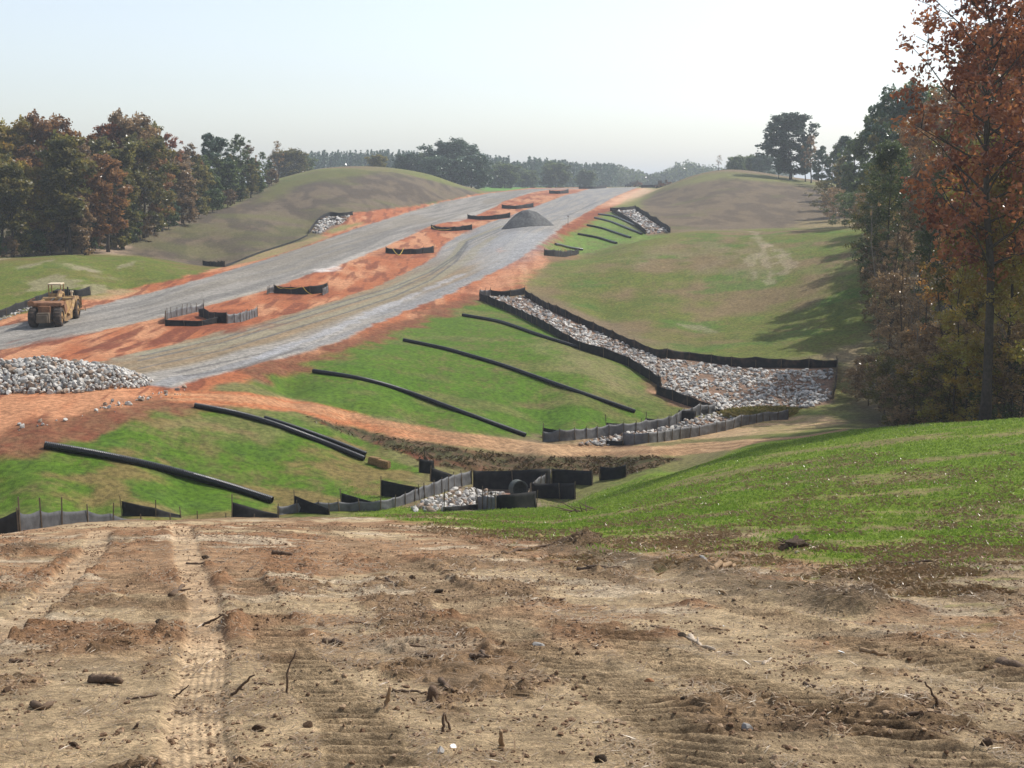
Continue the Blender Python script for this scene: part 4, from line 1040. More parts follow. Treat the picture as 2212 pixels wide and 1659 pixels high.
fence([(1296, 1038), (1340, 1034), (1352, 1030)], 1.0, 'dark crumpled fence panel farthest right, on the grassy bank', GS, top=[.9, 1.15, .8], over=.1)
# toe of the main slope
fence([(1172, 954), (1225, 952), (1300, 945), (1400, 930), (1445, 924), (1475, 908), (1510, 897), (1545, 893)], .85, 'grey silt fence with scalloped top along the far side of the toe channel', GT, FSUN, post=1.3, over=.10, sag=.12, seed=7)
fence([(1345, 961), (1440, 953), (1500, 944), (1560, 932), (1620, 917), (1660, 909), (1702, 906)], .80, 'long grey silt fence along the near side of the toe channel', GT, FSUN, post=1.1, over=.02, sag=.03, seed=8)
fence([(1310, 962), (1346, 962)], .35, 'low black fence piece at the left end of the near toe fence', GT, over=.1)
fence([(1172, 944), (1250, 946)], .7, 'black fence wing leftmost behind the scalloped toe fence', GT, top=[1, .5], over=.3)
fence([(1310, 928), (1385, 931)], .5, 'black fence wing second from left behind the scalloped toe fence', GT, over=.5)
fence([(1395, 917), (1448, 921)], .55, 'black fence wing third from left behind the scalloped toe fence', GT, over=.4)
fence([(1465, 910), (1502, 908)], .85, 'black fence wing at the right end of the scalloped toe fence', GT, top=[1, .9], over=.1)
fence([(1488, 898), (1530, 896)], .6, 'black fence piece between the slope and the rock basin tip', GT, over=.05)
fence([(1548, 893), (1600, 912)], .35, 'low black fence slanting down from the rock basin tip', GT, over=.05)
# main rock channel
fence([(1036, 648), (1112, 679), (1183, 716), (1250, 755), (1300, 771), (1355, 790), (1426, 836)], .85, 'black silt fence along the left side of the main rock channel', GT, post=2.4, over=.2, sag=.12, seed=11)
fence([(1422, 828), (1428, 842)], .8, 'short fence return at the lower end of the left channel fence', GT, over=.1)
fence([(1418, 852), (1470, 872), (1532, 892)], .85, 'black fence slanting down to the tip of the rock basin', GT, FDUST, over=.05)
fence([(1058, 638), (1095, 641), (1134, 636)], .85, 'black silt fence across the top of the main rock channel', GT, over=.2, top=[.8, .9, 1.05], seed=12)
fence([(1036, 640), (1060, 639)], .7, 'pale grey fence corner at the top left of the main rock channel', GT, FSUN, post=1, over=.3)
fence([(1134, 640), (1180, 668), (1240, 694), (1300, 722), (1360, 750), (1420, 774), (1500, 779), (1600, 794), (1700, 795), (1808, 794)], .88, 'long black silt fence along the uphill side of the rock channel and basin', GT, FDUST, post=2.6, over=.10, sag=.12, seed=13)
fence([(1808, 794), (1806, 830), (1800, 862)], .95, 'black silt fence closing the right end of the rock basin', GT, over=.15, seed=14)
# far rock channel on the right
fence([(1322, 458), (1350, 474), (1395, 506)], 1.0, 'black silt fence on the left side of the far rock chute', GT, post=4, over=.1)
fence([(1318, 456), (1352, 454), (1372, 452)], .9, 'black silt fence across the top of the far rock chute', GT, post=4, over=.1)
fence([(1372, 454), (1400, 472), (1448, 503)], 1.2, 'black silt fence on the right side of the far rock chute', GT, post=4, over=.1)
fence([(1175, 552), (1215, 556), (1250, 549)], 1.0, 'black curved silt fence at the foot of the far green slope', GT, post=2.5, over=.2)
# left of the left roadway
fence([(-60, 705, 128), (0, 688), (60, 664), (110, 648), (140, 639), (165, 643), (195, 638)], 1.0, 'black silt fence behind the earth scraper below the green mound', GT, post=2.6, over=.08, seed=15)
fence([(438, 573), (462, 574), (486, 577)], .9, 'small black silt fence between the green mound and the brown hill', GT, over=.1)
fence([(668, 505), (685, 480), (708, 467), (735, 467), (762, 465)], .9, 'silt fence around the rock chute on the left brown hill', GT, post=3, over=.1)
fence([(486, 577), (560, 548), (640, 522), (664, 510)], .35, 'low dark silt fence line at the foot of the left brown hill', GT, post=4, over=.05, sag=.02)
fence([(712, 478), (745, 470)], .6, 'dark fence scrap above the left rock chute', GT, over=.05)
# median enclosures
def loopf(pts, h, lb, fab=FAB, **k): return fence(pts, h, lb, GM, fab, **k)
loopf([(357, 700), (357, 690), (385, 684), (420, 675), (440, 672)], .85, 'grey open left part of the largest median silt fence enclosure', FSUN, post=1.2, over=.3, seed=21)
loopf([(357, 704), (395, 704), (430, 705), (460, 700), (490, 694), (487, 690)], .55, 'black front edge of the largest median silt fence enclosure', FAB, post=2, over=.02, sag=.02)
loopf([(430, 683), (455, 692), (470, 697), (490, 698)], .95, 'black diagonal fence in the middle of the largest median enclosure', FAB, post=2.2, over=.05, sag=.02)
loopf([(490, 699), (520, 696), (556, 684)], .95, 'grey sunlit right end of the largest median silt fence enclosure', FSUN, post=1, over=.1, seed=22)
loopf([(577, 636), (582, 633), (592, 632)], .8, 'grey left end piece of the second median enclosure', FSUN, post=.8, over=.3)
ENC = [([(592, 633), (620, 634), (650, 636), (680, 635), (708, 632)], 'second median silt fence from the camera, hung with yellow rope'), ([(833, 546), (850, 549), (900, 549), (937, 546)], 'third median silt fence from the camera, with yellow rope at its middle'),
       ([(931, 494), (955, 499), (985, 499), (1020, 496)], 'fourth median silt fence from the camera, beside the grey gravel pile'), ([(1010, 472), (1040, 475), (1070, 474), (1102, 470)], 'fifth median silt fence, above left of the gravel pile'),
       ([(1084, 450), (1115, 452), (1152, 448)], 'sixth median silt fence, straight above the gravel pile'), ([(1186, 418), (1210, 419), (1228, 417)], 'seventh median silt fence, short and far up the road'), ([(1250, 408), (1285, 408), (1310, 406)], 'farthest dark silt fence at the top of the roadway')]
for i, (p, lb) in enumerate(ENC):
    loopf(p, [1.05, 1.05, 1.0, 1.1, 1.2, 1.4, 1.3][i], lb, post=2.4 if i < 3 else 4, over=.2 if i < 2 else .08, sag=.12, top=[.95, .8, .95, 1.15], seed=30 + i)
loopf([(697, 638), (709, 632)], .85, 'grey right end piece of the second median enclosure', FSUN, post=.8, over=.2)
YEL = mat('yellow_rope', (.55, .40, .06), .7)
def rope(pts, lb, r=.035):
    """pts: px, py, lift above the ground"""
    P = []
    for px, py, yy, hgt in pts:
        X, Y, Z = at(px, py, yy); P.append((X, Y - .12, float(zfine(X, Y)) + hgt))
    P = np.array(P); b = MB()
    q = []
    for a, c in zip(P[:-1], P[1:]):
        for k in range(5):
            f = k / 5; q.append(a + (c - a) * f - np.array([0, 0, .18 * 4 * f * (1 - f)]))
    q.append(P[-1]); b.tube(np.array(q), r, 5)
    o = b.build('rope', YEL); tag(o, lb, 'rope', 'yellow ropes on the median fences')
Yc = lambda px, py: cast(px, py)[1]
rope([(598, 634, Yc(598, 634) - .3, 1.0), (612, 634, Yc(612, 634) - .3, .75)] + [(650, 636, Yc(650, 636) - .3, .95)], 'yellow rope looped over the left half of the second median fence')
rope([(655, 636, Yc(655, 636) - .3, .95), (675, 637, Yc(675, 637) - .5, .12)], 'yellow rope hanging down the right half of the second median fence')
rope([(848, 549, Yc(848, 549) - .4, 1.0), (862, 552, Yc(862, 552) - .5, .1), (872, 552, Yc(872, 549) - .4, 1.0)], 'yellow rope hanging in a V on the third median fence', .05)
rope([(933, 496, Yc(933, 498) - .4, 1.0), (945, 498, Yc(945, 500) - .4, .5), (975, 498, Yc(975, 500) - .4, .6)], 'yellow rope along the top of the fourth median fence', .05)

# ---------------------------------------------------------------- corrugated slope drains
PIPE = mat('black_corrugated_plastic', (.007, .007, .008), .33, spec=.4)
def pipe(pts, r, label, grp='black corrugated slope drain pipes', pitch=.10):
    P = dense(pts)[::3]
    P[:, 2] = zfine(P[:, 0], P[:, 1]) + r * .85
    for _ in range(6): P[1:-1] = (P[:-2] + 2 * P[1:-1] + P[2:]) / 4
    L = np.r_[0, np.cumsum(np.linalg.norm(np.diff(P, axis=0), axis=1))]
    st = pitch / 4; s = np.arange(0, L[-1], st)
    Q = np.c_[np.interp(s, L, P[:, 0]), np.interp(s, L, P[:, 1]), np.interp(s, L, P[:, 2])]
    k = np.arange(len(s)) % 4
    rr = r * np.where(k < 2, 1.0, .93)
    org = Q[0].copy(); b = MB()
    b.tube(Q - org, rr, 14, False)
    # open hollow ends: a lip and an inner wall
    for e in (0, -1):
        i = 12 if e == 0 else -13
        seg = Q[:12] if e == 0 else Q[-12:]
        b.tube(seg - org, r * .82, 14, False)
        T = (Q[0] - Q[1]) if e == 0 else (Q[-1] - Q[-2]); T /= np.linalg.norm(T)
        c = Q[e] - org
        b.tube(np.array([c, c + T * .001]), [r * rr[e] / r, r * .82], 14, False)
    root = b.build('drain_pipe', PIPE, smooth=False); root.location = org
    tag(root, label, 'pipe', grp)
    return root
pipe([(97, 968), (200, 985), (330, 1012), (460, 1046), (596, 1090)], .22, 'nearest thick black corrugated drain pipe across the lower left grass')
pipe([(420, 880), (500, 893), (585, 917), (690, 957), (793, 998)], .18, 'black corrugated pipe from the clay corner down to the straw bales')
pipe([(572, 906), (640, 927), (700, 949), (797, 987)], .15, 'thinner black pipe lying doubled behind the one ending at the straw bales')
pipe([(677, 805), (780, 820), (860, 842), (1000, 895), (1142, 946)], .17, 'black drain pipe lowest on the main green slope, left of three')
pipe([(872, 737), (960, 755), (1080, 790), (1220, 840), (1372, 892)], .17, 'black drain pipe in the middle of the main green slope')
pipe([(1000, 683), (1080, 697), (1183, 733), (1284, 764), (1362, 788)], .17, 'black drain pipe highest on the main green slope, nearest the rock channel')
for i, (p, lb) in enumerate([([(1293, 464), (1325, 468), (1345, 476), (1380, 492)], 'topmost of the five thin pipes on the far green slope'), ([(1285, 472), (1320, 480), (1388, 508)], 'second from the top of the five thin pipes on the far green slope'), ([(1268, 488), (1300, 494), (1362, 515)], 'third of the five thin pipes on the far green slope'),
                          ([(1248, 507), (1290, 514), (1332, 527)], 'fourth of the five thin pipes on the far green slope'), ([(1200, 530), (1230, 536), (1258, 541)], 'lowest and shortest of the five thin pipes on the far green slope')]):
    pipe(p, .22, lb, pitch=.4)
# culvert mouth
X, Y, Z = cast(1124, 1073, 60.0)
b = MB(); d = np.array([.30, -.93, .10]); d /= np.linalg.norm(d)
c0 = np.array([0, 0, .45])
b.tube(np.array([c0 - d * .7, c0]), .52, 24, False); b.tube(np.array([c0, c0 - d * .7]), .44, 24, False); b.tube(np.array([c0, c0 + d * .001]), [.52, .44], 24, False)
b.tube(np.array([c0 - d * .62, c0 - d * .60]), [.44, .44], 24)
o = b.build('culvert_pipe', mat('culvert_concrete', (.10, .11, .10), .8, (8, .3, .7), hi=(.06, .065, .06)), loc=(X, Y, Z)); tag(o, 'round culvert pipe mouth opening onto the rock apron', 'pipe')
# straw bales
STRAW = mat('straw', (.30, .19, .08), .95, (12, .3, .7), (30, .05), hi=(.16, .10, .045))
for i, (px, py) in enumerate(((808, 1006), (828, 1013))):
    X, Y, Z = at(px, py); b = MB(); b.box((0, 0, .22), (.8, .45, .46), taper=.94)
    o = b.build('straw_bale', STRAW, bevel=.05, loc=(X, Y + .3, zfine(X, Y + .3))); o.rotation_euler = (0, .08, -.5)
    tag(o, ['left straw bale at the lower pipe end', 'right straw bale, a little lower than its neighbour'][i], 'bale', 'straw bales by the pipe end')
for i, (px, py, yy, hh, lb) in enumerate(((1250, 0, 0, 0, ''),)): pass

# ---------------------------------------------------------------- rocks
RA = mat('pale_rock', (.40, .375, .335), .6, (1.6, .35, .7), (8, .04), hi=(.58, .555, .51), spec=.5)
RB = mat('stained_rock', (.24, .165, .115), .8, (1.6, .35, .7), (8, .04), hi=(.38, .30, .23))
RC = mat('grey_rock', (.17, .165, .155), .7, (1.6, .35, .7), (8, .04), hi=(.32, .31, .29), spec=.5)
import bmesh
def rock_proto(seed):
    g = np.random.default_rng(seed); bm = bmesh.new()
    bmesh.ops.create_icosphere(bm, subdivisions=2, radius=.5)
    V = np.array([v.co for v in bm.verts]); F = np.array([[v.index for v in f.verts] for f in bm.faces]); bm.free()
    s = g.uniform(.6, 1.1, 3)
    for _ in range(15):            # chop with random planes: angular quarry stone
        nrm = g.normal(0, 1, 3); nrm /= np.linalg.norm(nrm); dd = g.uniform(.22, .41)
        q = V @ nrm; m = q > dd
        V[m] -= (q[m] - dd)[:, None] * nrm
    return V * s * 1.15, F
RP = [rock_proto(i) for i in range(10)]
def rot(g):
    q = g.normal(0, 1, 4); q /= np.linalg.norm(q); w, x, y, z = q
    return np.array([[1 - 2 * (y * y + z * z), 2 * (x * y - z * w), 2 * (x * z + y * w)], [2 * (x * y + z * w), 1 - 2 * (x * x + z * z), 2 * (y * z - x * w)], [2 * (x * z - y * w), 2 * (y * z + x * w), 1 - 2 * (x * x + y * y)]])
def rock_mass(name, C_, S_, label, seed=0, mats=(RA, RB, RC), flat=.75):
    g = np.random.default_rng(seed); VV = []; FF = []; MI = []; n0 = 0
    for c, s in zip(C_, S_):
        V, F = RP[g.integers(10)]
        V = (V @ rot(g).T) * s * np.array([1, 1, flat]) + c
        VV.append(V); FF.append(F + n0); n0 += len(V); MI.append(np.full(len(F), g.choice(3, p=[.60, .17, .23])))
    tag(link(name, mesh_np(name, np.concatenate(VV), np.concatenate(FF), False, mats, np.concatenate(MI))), label, 'rocks', kind='stuff')
def fill(poly, n, s0, s1, name, label, seed, gap=0.0, ymin=60.0, **k):
    g = np.random.default_rng(seed); P = plan(poly, 10, ymin); Cc = []; Ss = []
    lo = P.min(0); hi = P.max(0)
    A = np.c_[g.uniform(lo[0], hi[0], n * 6), g.uniform(lo[1], hi[1], n * 6)]
    A = A[sdist(P, A[:, 0], A[:, 1]) > .05]
    Y = np.exp(A[:, 1]); X = A[:, 0] * Y
    if gap: A = A[fbm(X / 1.6, Y / 1.6, 3, seed) > gap]
    A = A[:n]; Y = np.exp(A[:, 1]); X = A[:, 0] * Y
    S_ = s0 + (s1 - s0) * g.uniform(0, 1, len(A)) ** 2.2
    Z = zfine(X, Y) + S_ * .18
    rock_mass(name, np.c_[X, Y, Z], S_, label, seed, **k)
fill([(1050, 646), (1062, 640), (1132, 641), (1178, 672), (1240, 698), (1300, 722), (1360, 749), (1420, 774), (1410, 822), (1358, 786), (1300, 766), (1252, 750), (1185, 711), (1114, 674)], 1900, .18, .62, 'riprap', 'white rock lining of the long main channel', 1)
fill([(1370, 792), (1400, 765), (1430, 776), (1500, 784), (1600, 798), (1700, 800), (1800, 800), (1796, 862), (1760, 878), (1700, 885), (1545, 890), (1480, 862), (1430, 838), (1410, 818)], 2900, .16, .60, 'riprap', 'broad rock basin at the foot of the green hill', 2, gap=.33)
fill([(1240, 962), (1300, 944), (1400, 932), (1450, 925), (1480, 910), (1515, 899), (1550, 895), (1600, 912), (1560, 930), (1500, 942), (1440, 951), (1350, 960), (1310, 964)], 700, .2, .6, 'riprap', 'white rocks between the two toe fences', 3)
fill([(1330, 458), (1372, 454), (1398, 474), (1444, 502), (1400, 506), (1352, 474)], 420, .4, 1.2, 'riprap', 'rock chute far up on the right of the road', 4)
fill([(672, 503), (688, 480), (708, 469), (757, 466), (740, 484), (712, 490), (690, 506)], 300, .4, 1.2, 'riprap', 'rock chute at the foot of the left brown hill', 5)
fill([(0, 686), (60, 664), (110, 650), (108, 655), (60, 672), (0, 694)], 90, .2, .5, 'riprap', 'thin band of rocks along the fence behind the scraper', 6)
# stones of the near apron and of the stockpile, each one an object
ROCKM = []
for V, F in RP[:8]:
    ROCKM.append(mesh_np('rock', V, F, False, [RA]))
def rock(c, s, g, label, grp, flat=.8):
    o = link('rock', ROCKM[g.integers(8)]); o.location = c
    o.scale = (s * g.uniform(.85, 1.2), s * g.uniform(.8, 1.1), s * flat * g.uniform(.85, 1.15)); o.rotation_euler = tuple(g.uniform(0, 6.28, 3) * (1 if flat > .7 else .3))
    o.material_slots[0].link = 'OBJECT'; o.material_slots[0].material = [RA, RB, RC][g.choice(3, p=[.66, .24, .10])]
    tag(o, label, 'rock', grp); return o
g = np.random.default_rng(21)
P = plan([(890, 1106), (912, 1088), (950, 1074), (985, 1058), (1020, 1056), (1040, 1062), (1090, 1070), (1110, 1078), (1135, 1074), (1155, 1066), (1148, 1078), (1070, 1086), (1030, 1096), (960, 1105)], 8, 58.0)
lo, hi = P.min(0), P.max(0); A = np.c_[g.uniform(lo[0], hi[0], 5000), g.uniform(lo[1], hi[1], 5000)]; A = A[sdist(P, A[:, 0], A[:, 1]) > 0]
kept = []
for a in A:
    y = math.exp(a[1]); x = a[0] * y
    if all((x - q[0]) ** 2 + (y - q[1]) ** 2 > .27 ** 2 * q[2] for q in kept):
        kept.append((x, y, g.uniform(.8, 1.6)))
kept.sort(key=lambda q: q[1]); print('apron rocks', len(kept))
cut = 95
for x, y, q in kept[:cut]: rock((x, y, float(zfine(x, y)) + .09), .36 * q, g, 'white rock in the apron below the culvert mouth, among the near fences', 'rocks of the apron below the culvert', .75)
if len(kept) > cut: rock_mass('riprap', [np.array([x, y, float(zfine(x, y)) + .1]) for x, y, q in kept[cut:]], [.36 * q for x, y, q in kept[cut:]], 'farther white rocks of the apron below the culvert', 22)
# stockpile by the platform
x0, y0, _ = at(40, 848, 84.3)
def pileh(x, y):
    e = np.hypot(np.maximum(0, np.abs(x - (x0 - 1.5)) - 3.4) / 6.4, (y - y0 - 1.8) / 4.4)
    return 1.6 * np.clip(1 - e, 0, 1) ** .75 * (.85 + .3 * vnoise(x / 1.3, y / 1.3, 5))
g = np.random.default_rng(22); pk = []; CI = []; SI = []
for k in range(16000):
    x = g.uniform(x0 - 13, x0 + 10); y = g.uniform(y0 - 3.2, y0 + 6)
    h = float(pileh(x, y))
    if h < .08: continue
    s = .22 + .36 * g.uniform() ** 1.8
    gy = (float(pileh(x, y + .2)) - float(pileh(x, y - .2))) / .4
    if any(((x - q[0]) ** 2 + (y - q[1]) ** 2 + (h - q[2]) ** 2 * .9) < (.44 * (s + q[3])) ** 2 for q in pk): continue
    pk.append((x, y, h, s, gy))
vis = [q for q in pk if q[4] > -.15 and q[0] / q[1] > -.41]
hid = [q for q in pk if not (q[4] > -.15 and q[0] / q[1] > -.41)]
vis.sort(key=lambda q: q[1]); print('pile', len(vis), len(hid))
cut = 150
for x, y, h, s, _ in vis[:cut]: rock((x, y, float(zfine(x, y)) + h - s * .1), s * 1.22, g, 'pale angular rock in the stockpile at the left end of the gravel road', 'rocks of the stockpile', .9)
rest = vis[cut:] + hid
# packed stones inside and behind
xs = g.uniform(x0 - 13, x0 + 10, 2200); ys = g.uniform(y0 - 3.0, y0 + 6, 2200); hs = pileh(xs, ys); m = hs > .25
CI = [np.array([x, y, float(zfine(x, y)) + h - .22]) for x, y, h in zip(xs[m], ys[m], hs[m])] + [np.array([x, y, float(zfine(x, y)) + h - s * .1]) for x, y, h, s, _ in rest]
SI = list(g.uniform(.4, .6, int(m.sum()))) + [s * 1.22 for *_, s, __ in rest]
rock_mass('rock_fill', CI, SI, 'packed rocks inside and behind the stockpile', 23, flat=.9)
# stones along the edge of the clay bank
for i in range(54):
    f = g.uniform(0, 1); px = np.interp(f, [0, .3, .7, 1], [30, 190, 320, 400]); py = np.interp(f, [0, .3, .7, 1], [930, 893, 858, 846]) + g.normal(0, 6)
    X, Y, Z = cast(px, py); s = .12 + .3 * g.uniform() ** 2
    rock((X, Y, float(zfine(X, Y)) + s * .2), s, g, 'loose pale stone scattered along the edge of the clay bank', 'loose stones on the edge of the clay bank')
# gravel pile on the right roadway
GP = mat('crushed_gravel', (.10, .10, .10), .95, (2.5, .35, .65), (14, .12), hi=(.165, .165, .16))
xc, yc, zc = at(1135, 500, 262)
na, nr = 96, 40; V = []; zz0 = float(zfine(xc, yc))
scl = yc / 2800
for i in range(nr):
    r = i / (nr - 1)
    for j in range(na):
        a = 2 * math.pi * j / na
        x = math.cos(a) * r * 56 * scl * (1.0 + .12 * math.sin(a * 3 + 1)); y = math.sin(a) * r * 42 * scl
        hgt = 33 * scl * (max(0, 1 - r ** 1.5)) ** 1.05 * (1 + .10 * math.sin(5 * a + 2 * r) * r)
        d1 = math.hypot(x + 1.5, y + 1.2); hgt -= .55 * math.exp(-(d1 / 1.0) ** 2)
        hgt += .55 * float(vnoise(np.array(x / 1.2), np.array(y / 1.2), 8)) * (1 - r)
        V.append((x, y, float(zfine(xc + x, yc + y)) - zz0 + hgt - .15 * (r > .99)))
F = [(i * na + j, i * na + (j + 1) % na, (i + 1) * na + (j + 1) % na, (i + 1) * na + j) for i in range(nr - 1) for j in range(na)]
o = link('gravel_pile', mesh_np('gravel_pile', np.array(V), np.array(F)[:, ::-1], True, [GP]), loc=(xc, yc, zz0))
tag(o, 'dark grey gravel pile dumped on the right roadway', 'gravel pile')
# ---------------------------------------------------------------- machines
YP = mat('worn_yellow_paint', (.42, .27, .10), .75, (1.8, .35, .58), (12, .02), hi=(.22, .125, .06), spec=.4)
RU = mat('rusty_steel', (.15, .070, .036), .85, (2.2, .35, .65), (14, .03), hi=(.30, .15, .075))
TY = mat('dusty_tyre', (.032, .027, .024), .95, (3, .35, .65), (16, .03), hi=(.085, .06, .045))
DK = mat('dark_steel', (.03, .028, .026), .7, spec=.4)
CR = mat('cream_roof', (.62, .52, .36), .6)
MUD = mat('muddy_steel', (.15, .115, .08), .9, (3, .3, .7), (14, .03), hi=(.10, .075, .055))
def wheel(root, x, y, r, w, name='wheel'):
    b = MB(); n = 36; prof = [(-.5, .62), (-.5, .80), (-.44, .93), (-.30, .985), (0, 1.0), (.30, .985), (.44, .93), (.5, .80), (.5, .62)]
    V = []; F = []
    for j in range(n):
        a = 2 * math.pi * j / n
        lug = 1.0 + (.03 if j % 2 else -.02)
        for px, pr in prof:
            q = pr * r * (lug if pr > .9 else 1)
            V.append((px * w, q * math.cos(a), q * math.sin(a)))
    m = len(prof)
    for j in range(n):
        for k in range(m - 1): F.append((j * m + k, j * m + k + 1, ((j + 1) % n) * m + k + 1, ((j + 1) % n) * m + k))
    b.add(V, F)
    for j in range(n):                      # chevron lugs
        a = 2 * math.pi * (j + .5) / n
    wo_ = empty(name, (x, y, r)); wo_.parent = root
    b.build('tyre', TY, wo_, smooth=False)
    c = MB(); c.tube([(-w * .42, 0, 0), (-w * .40, 0, 0), (w * .40, 0, 0), (w * .42, 0, 0)], [r * .3, r * .63, r * .63, r * .3], 24)
    s = 1 if x > 0 else -1
    c.tube([(s * w * .40, 0, 0), (s * w * .56, 0, 0)], [r * .22, r * .18], 16)
    for k in range(8):
        a = k * math.pi / 4; c.tube([(s * w * .41, r * .42 * math.cos(a), r * .42 * math.sin(a)), (s * w * .47, r * .42 * math.cos(a), r * .42 * math.sin(a))], r * .035, 6)
    c.build('rim', YP, wo_)
X, Y, Z = at(101, 706)
sc = empty('earth_scraper', (X, Y, float(zfine(X, Y)) - .02), math.radians(6))
e1 = zfine(X - .1045 * 7, Y + 7)
sc.rotation_euler[0] = math.atan2(float(e1) - float(zfine(X, Y)), 7)
for x, y in ((-1.16, 0), (1.16, 0), (-1.16, 6.9), (1.16, 6.9)): wheel(sc, x, y, .95, .74)
b = MB(); b.box((0, -1.05, 1.0), (1.25, .9, .95), taper=.9); b.box((0, -1.6, .95), (1.0, .3, .75)); b.box((0, -.2, 1.0), (1.3, 1.0, .5)); b.build('push_block', MUD, sc, bevel=.04)
b = MB(); b.tube([(-.9, 0, .95), (.9, 0, .95)], .22, 10); b.tube([(-.9, 6.9, .95), (.9, 6.9, .95)], .22, 10); b.build('axle', DK, sc)
# rusty rear body arching over the wheels
b = MB(); pr = [(-.25, 2.0), (-.15, 2.32), (.9, 2.45), (1.6, 2.34), (2.2, 1.9), (2.4, 1.3), (1.5, 1.05), (1.0, 2.0)]
b.prism(pr, -1.55, 1.50); b.box((0, .2, 1.5), (1.1, 1.8, 1.1)); b.box((-1.2, -.7, 2.35), (.5, .5, .45), rz=.4); b.tube([(-1.4, -.6, 1.95), (-1.35, -.2, 2.6), (-1.0, .3, 2.75)], .07, 6)
b.build('rear_body', RU, sc, bevel=.05)
b = MB(); b.prism([(1.15, .45), (1.15, 1.9), (2.0, 2.3), (4.4, 2.2), (4.9, 1.3), (4.5, .35), (2.0, .30)], 1.28, 1.42); b.prism([(1.15, .45), (1.15, 1.9), (2.0, 2.3), (4.4, 2.2), (4.9, 1.3), (4.5, .35), (2.0, .30)], -1.42, -1.28)
b.box((0, 1.35, 1.3), (2.56, .12, 1.7)); b.box((0, 3.0, .42), (2.56, 3.2, .14)); b.build('bowl', YP, sc, bevel=.02)
b = MB(); b.prism([(3.9, .5), (4.9, .4), (5.3, 1.2), (4.8, 2.0), (4.2, 1.9)], -1.26, 1.26); b.build('apron', RU, sc, bevel=.03)
b = MB()
for s in (-1, 1):
    b.tube([(s * 1.55, 2.3, .95), (s * 1.55, 3.8, 1.35), (s * 1.45, 5.3, 2.15)], [.16, .19, .20], 8)
b.tube([(-1.5, 5.3, 2.15), (1.5, 5.3, 2.15)], .24, 12)
b.tube([(0, 5.3, 2.2), (0, 6.1, 2.75), (0, 6.8, 2.6), (0, 7.0, 1.4)], [.28, .26, .26, .3], 8)
b.build('draft_frame', YP, sc)
b = MB(); b.prism([(5.9, .8), (5.9, 1.5), (7.6, 1.6), (9.6, 1.5), (9.8, .7)], -.62, .62); b.prism([(7.5, 1.5), (7.5, 2.25), (9.5, 2.1), (9.75, 1.5)], -.05, 1.05); b.box((.5, 9.75, 1.4), (1.5, .12, 1.2)); b.build('tractor_hood', YP, sc, bevel=.05)
b = MB()
for s in (-1, 1): b.prism([(5.95, 1.3), (6.1, 1.95), (6.6, 2.12), (7.3, 2.10), (7.8, 1.8), (7.75, 1.7), (7.2, 2.0), (6.6, 2.02), (6.15, 1.85)], s * 1.53 if s < 0 else .80, s * .80 if s < 0 else 1.53)
b.build('fender', YP, sc, bevel=.01)
cab = empty('cab', (-.55, 6.7, 1.95)); cab.parent = sc
b = MB(); b.box((0, .1, 1.62), (1.35, 1.5, .13)); b.build('roof', CR, cab, bevel=.03)
b = MB()
for x in (-.58, .58):
    for y in (-.5, .75): b.box((x, y, .75), (.09, .09, 1.62))
b.box((0, -.5, .45), (1.16, .05, .5)); b.box((0, .75, .35), (1.16, .06, .6)); b.box((0, .1, .0), (1.3, 1.5, .1)); b.build('frame', YP, cab, bevel=.008)
b = MB(); b.box((0, 0, .35), (.55, .5, .14)); b.box((0, -.25, .65), (.55, .12, .6)); b.build('seat', DK, cab, bevel=.03)
b = MB(); b.tube([(.25, 8.3, 2.1), (.25, 8.3, 3.0), (.25, 8.22, 3.12)], [.075, .08, .07], 10); b.build('exhaust', DK, sc)
b = MB(); b.tube([(.7, 7.9, 2.1), (.7, 7.9, 2.6)], [.10, .10], 10); b.tube([(.7, 7.9, 2.6), (.7, 7.9, 2.75)], [.18, .16], 10); b.build('air_cleaner', CR, sc)
b = MB(); b.tube([(1.55, 7.9, 1.2), (1.95, 7.9, 1.2), (1.98, 7.95, .7)], .04, 6); b.box((1.7, 7.7, .85), (.45, .5, .07)); b.build('step', YP, sc)
b = MB()
for x in (-.35, .35): b.tube([(x, 1.2, 1.7), (x, 3.5, 2.15), (x, 5.1, 2.3)], .07, 8)
b.build('hydraulic_ram', DK, sc)
tag(sc, 'yellow and rust wheeled earth scraper driving away up the left roadway', 'earth scraper')
# far machines at the crest
def faraway(px, py, Y, name, label, cat, rz, mk):
    X, Y, Z = at(px, py, Y); r = empty(name, (X, Y, float(zfine(X, Y))), rz); mk(r); tag(r, label, cat)
def mk_truck(r):
    for x in (-.95, .95):
        for y in (-3.2, -1.9, 2.9): wheel(r, x, y, .52, .35)
    b = MB(); b.prism([(-4.2, 1.1), (-4.4, 3.1), (1.3, 3.1), (1.3, 1.1)], -1.25, 1.25); b.build('dump_box', MUD, r, bevel=.04)
    b = MB(); b.box((0, 2.2, 1.9), (2.3, 1.5, 1.9), taper=.9); b.box((0, 3.5, 1.45), (1.9, 1.4, 1.0)); b.build('cab', DK, r, bevel=.05)
    b = MB(); b.box((0, 0, .8), (.9, 8.2, .3)); b.build('chassis', DK, r)
def mk_car(r):
    for x in (-.8, .8):
        for y in (-1.6, 1.6): wheel(r, x, y, .38, .25)
    b = MB(); b.box((0, 0, .8), (1.9, 5.0, .65), taper=.95); b.build('body', DK, r, bevel=.06)
    b = MB(); b.box((0, .2, 1.35), (1.7, 2.0, .65), taper=.8); b.build('cab', DK, r, bevel=.05)
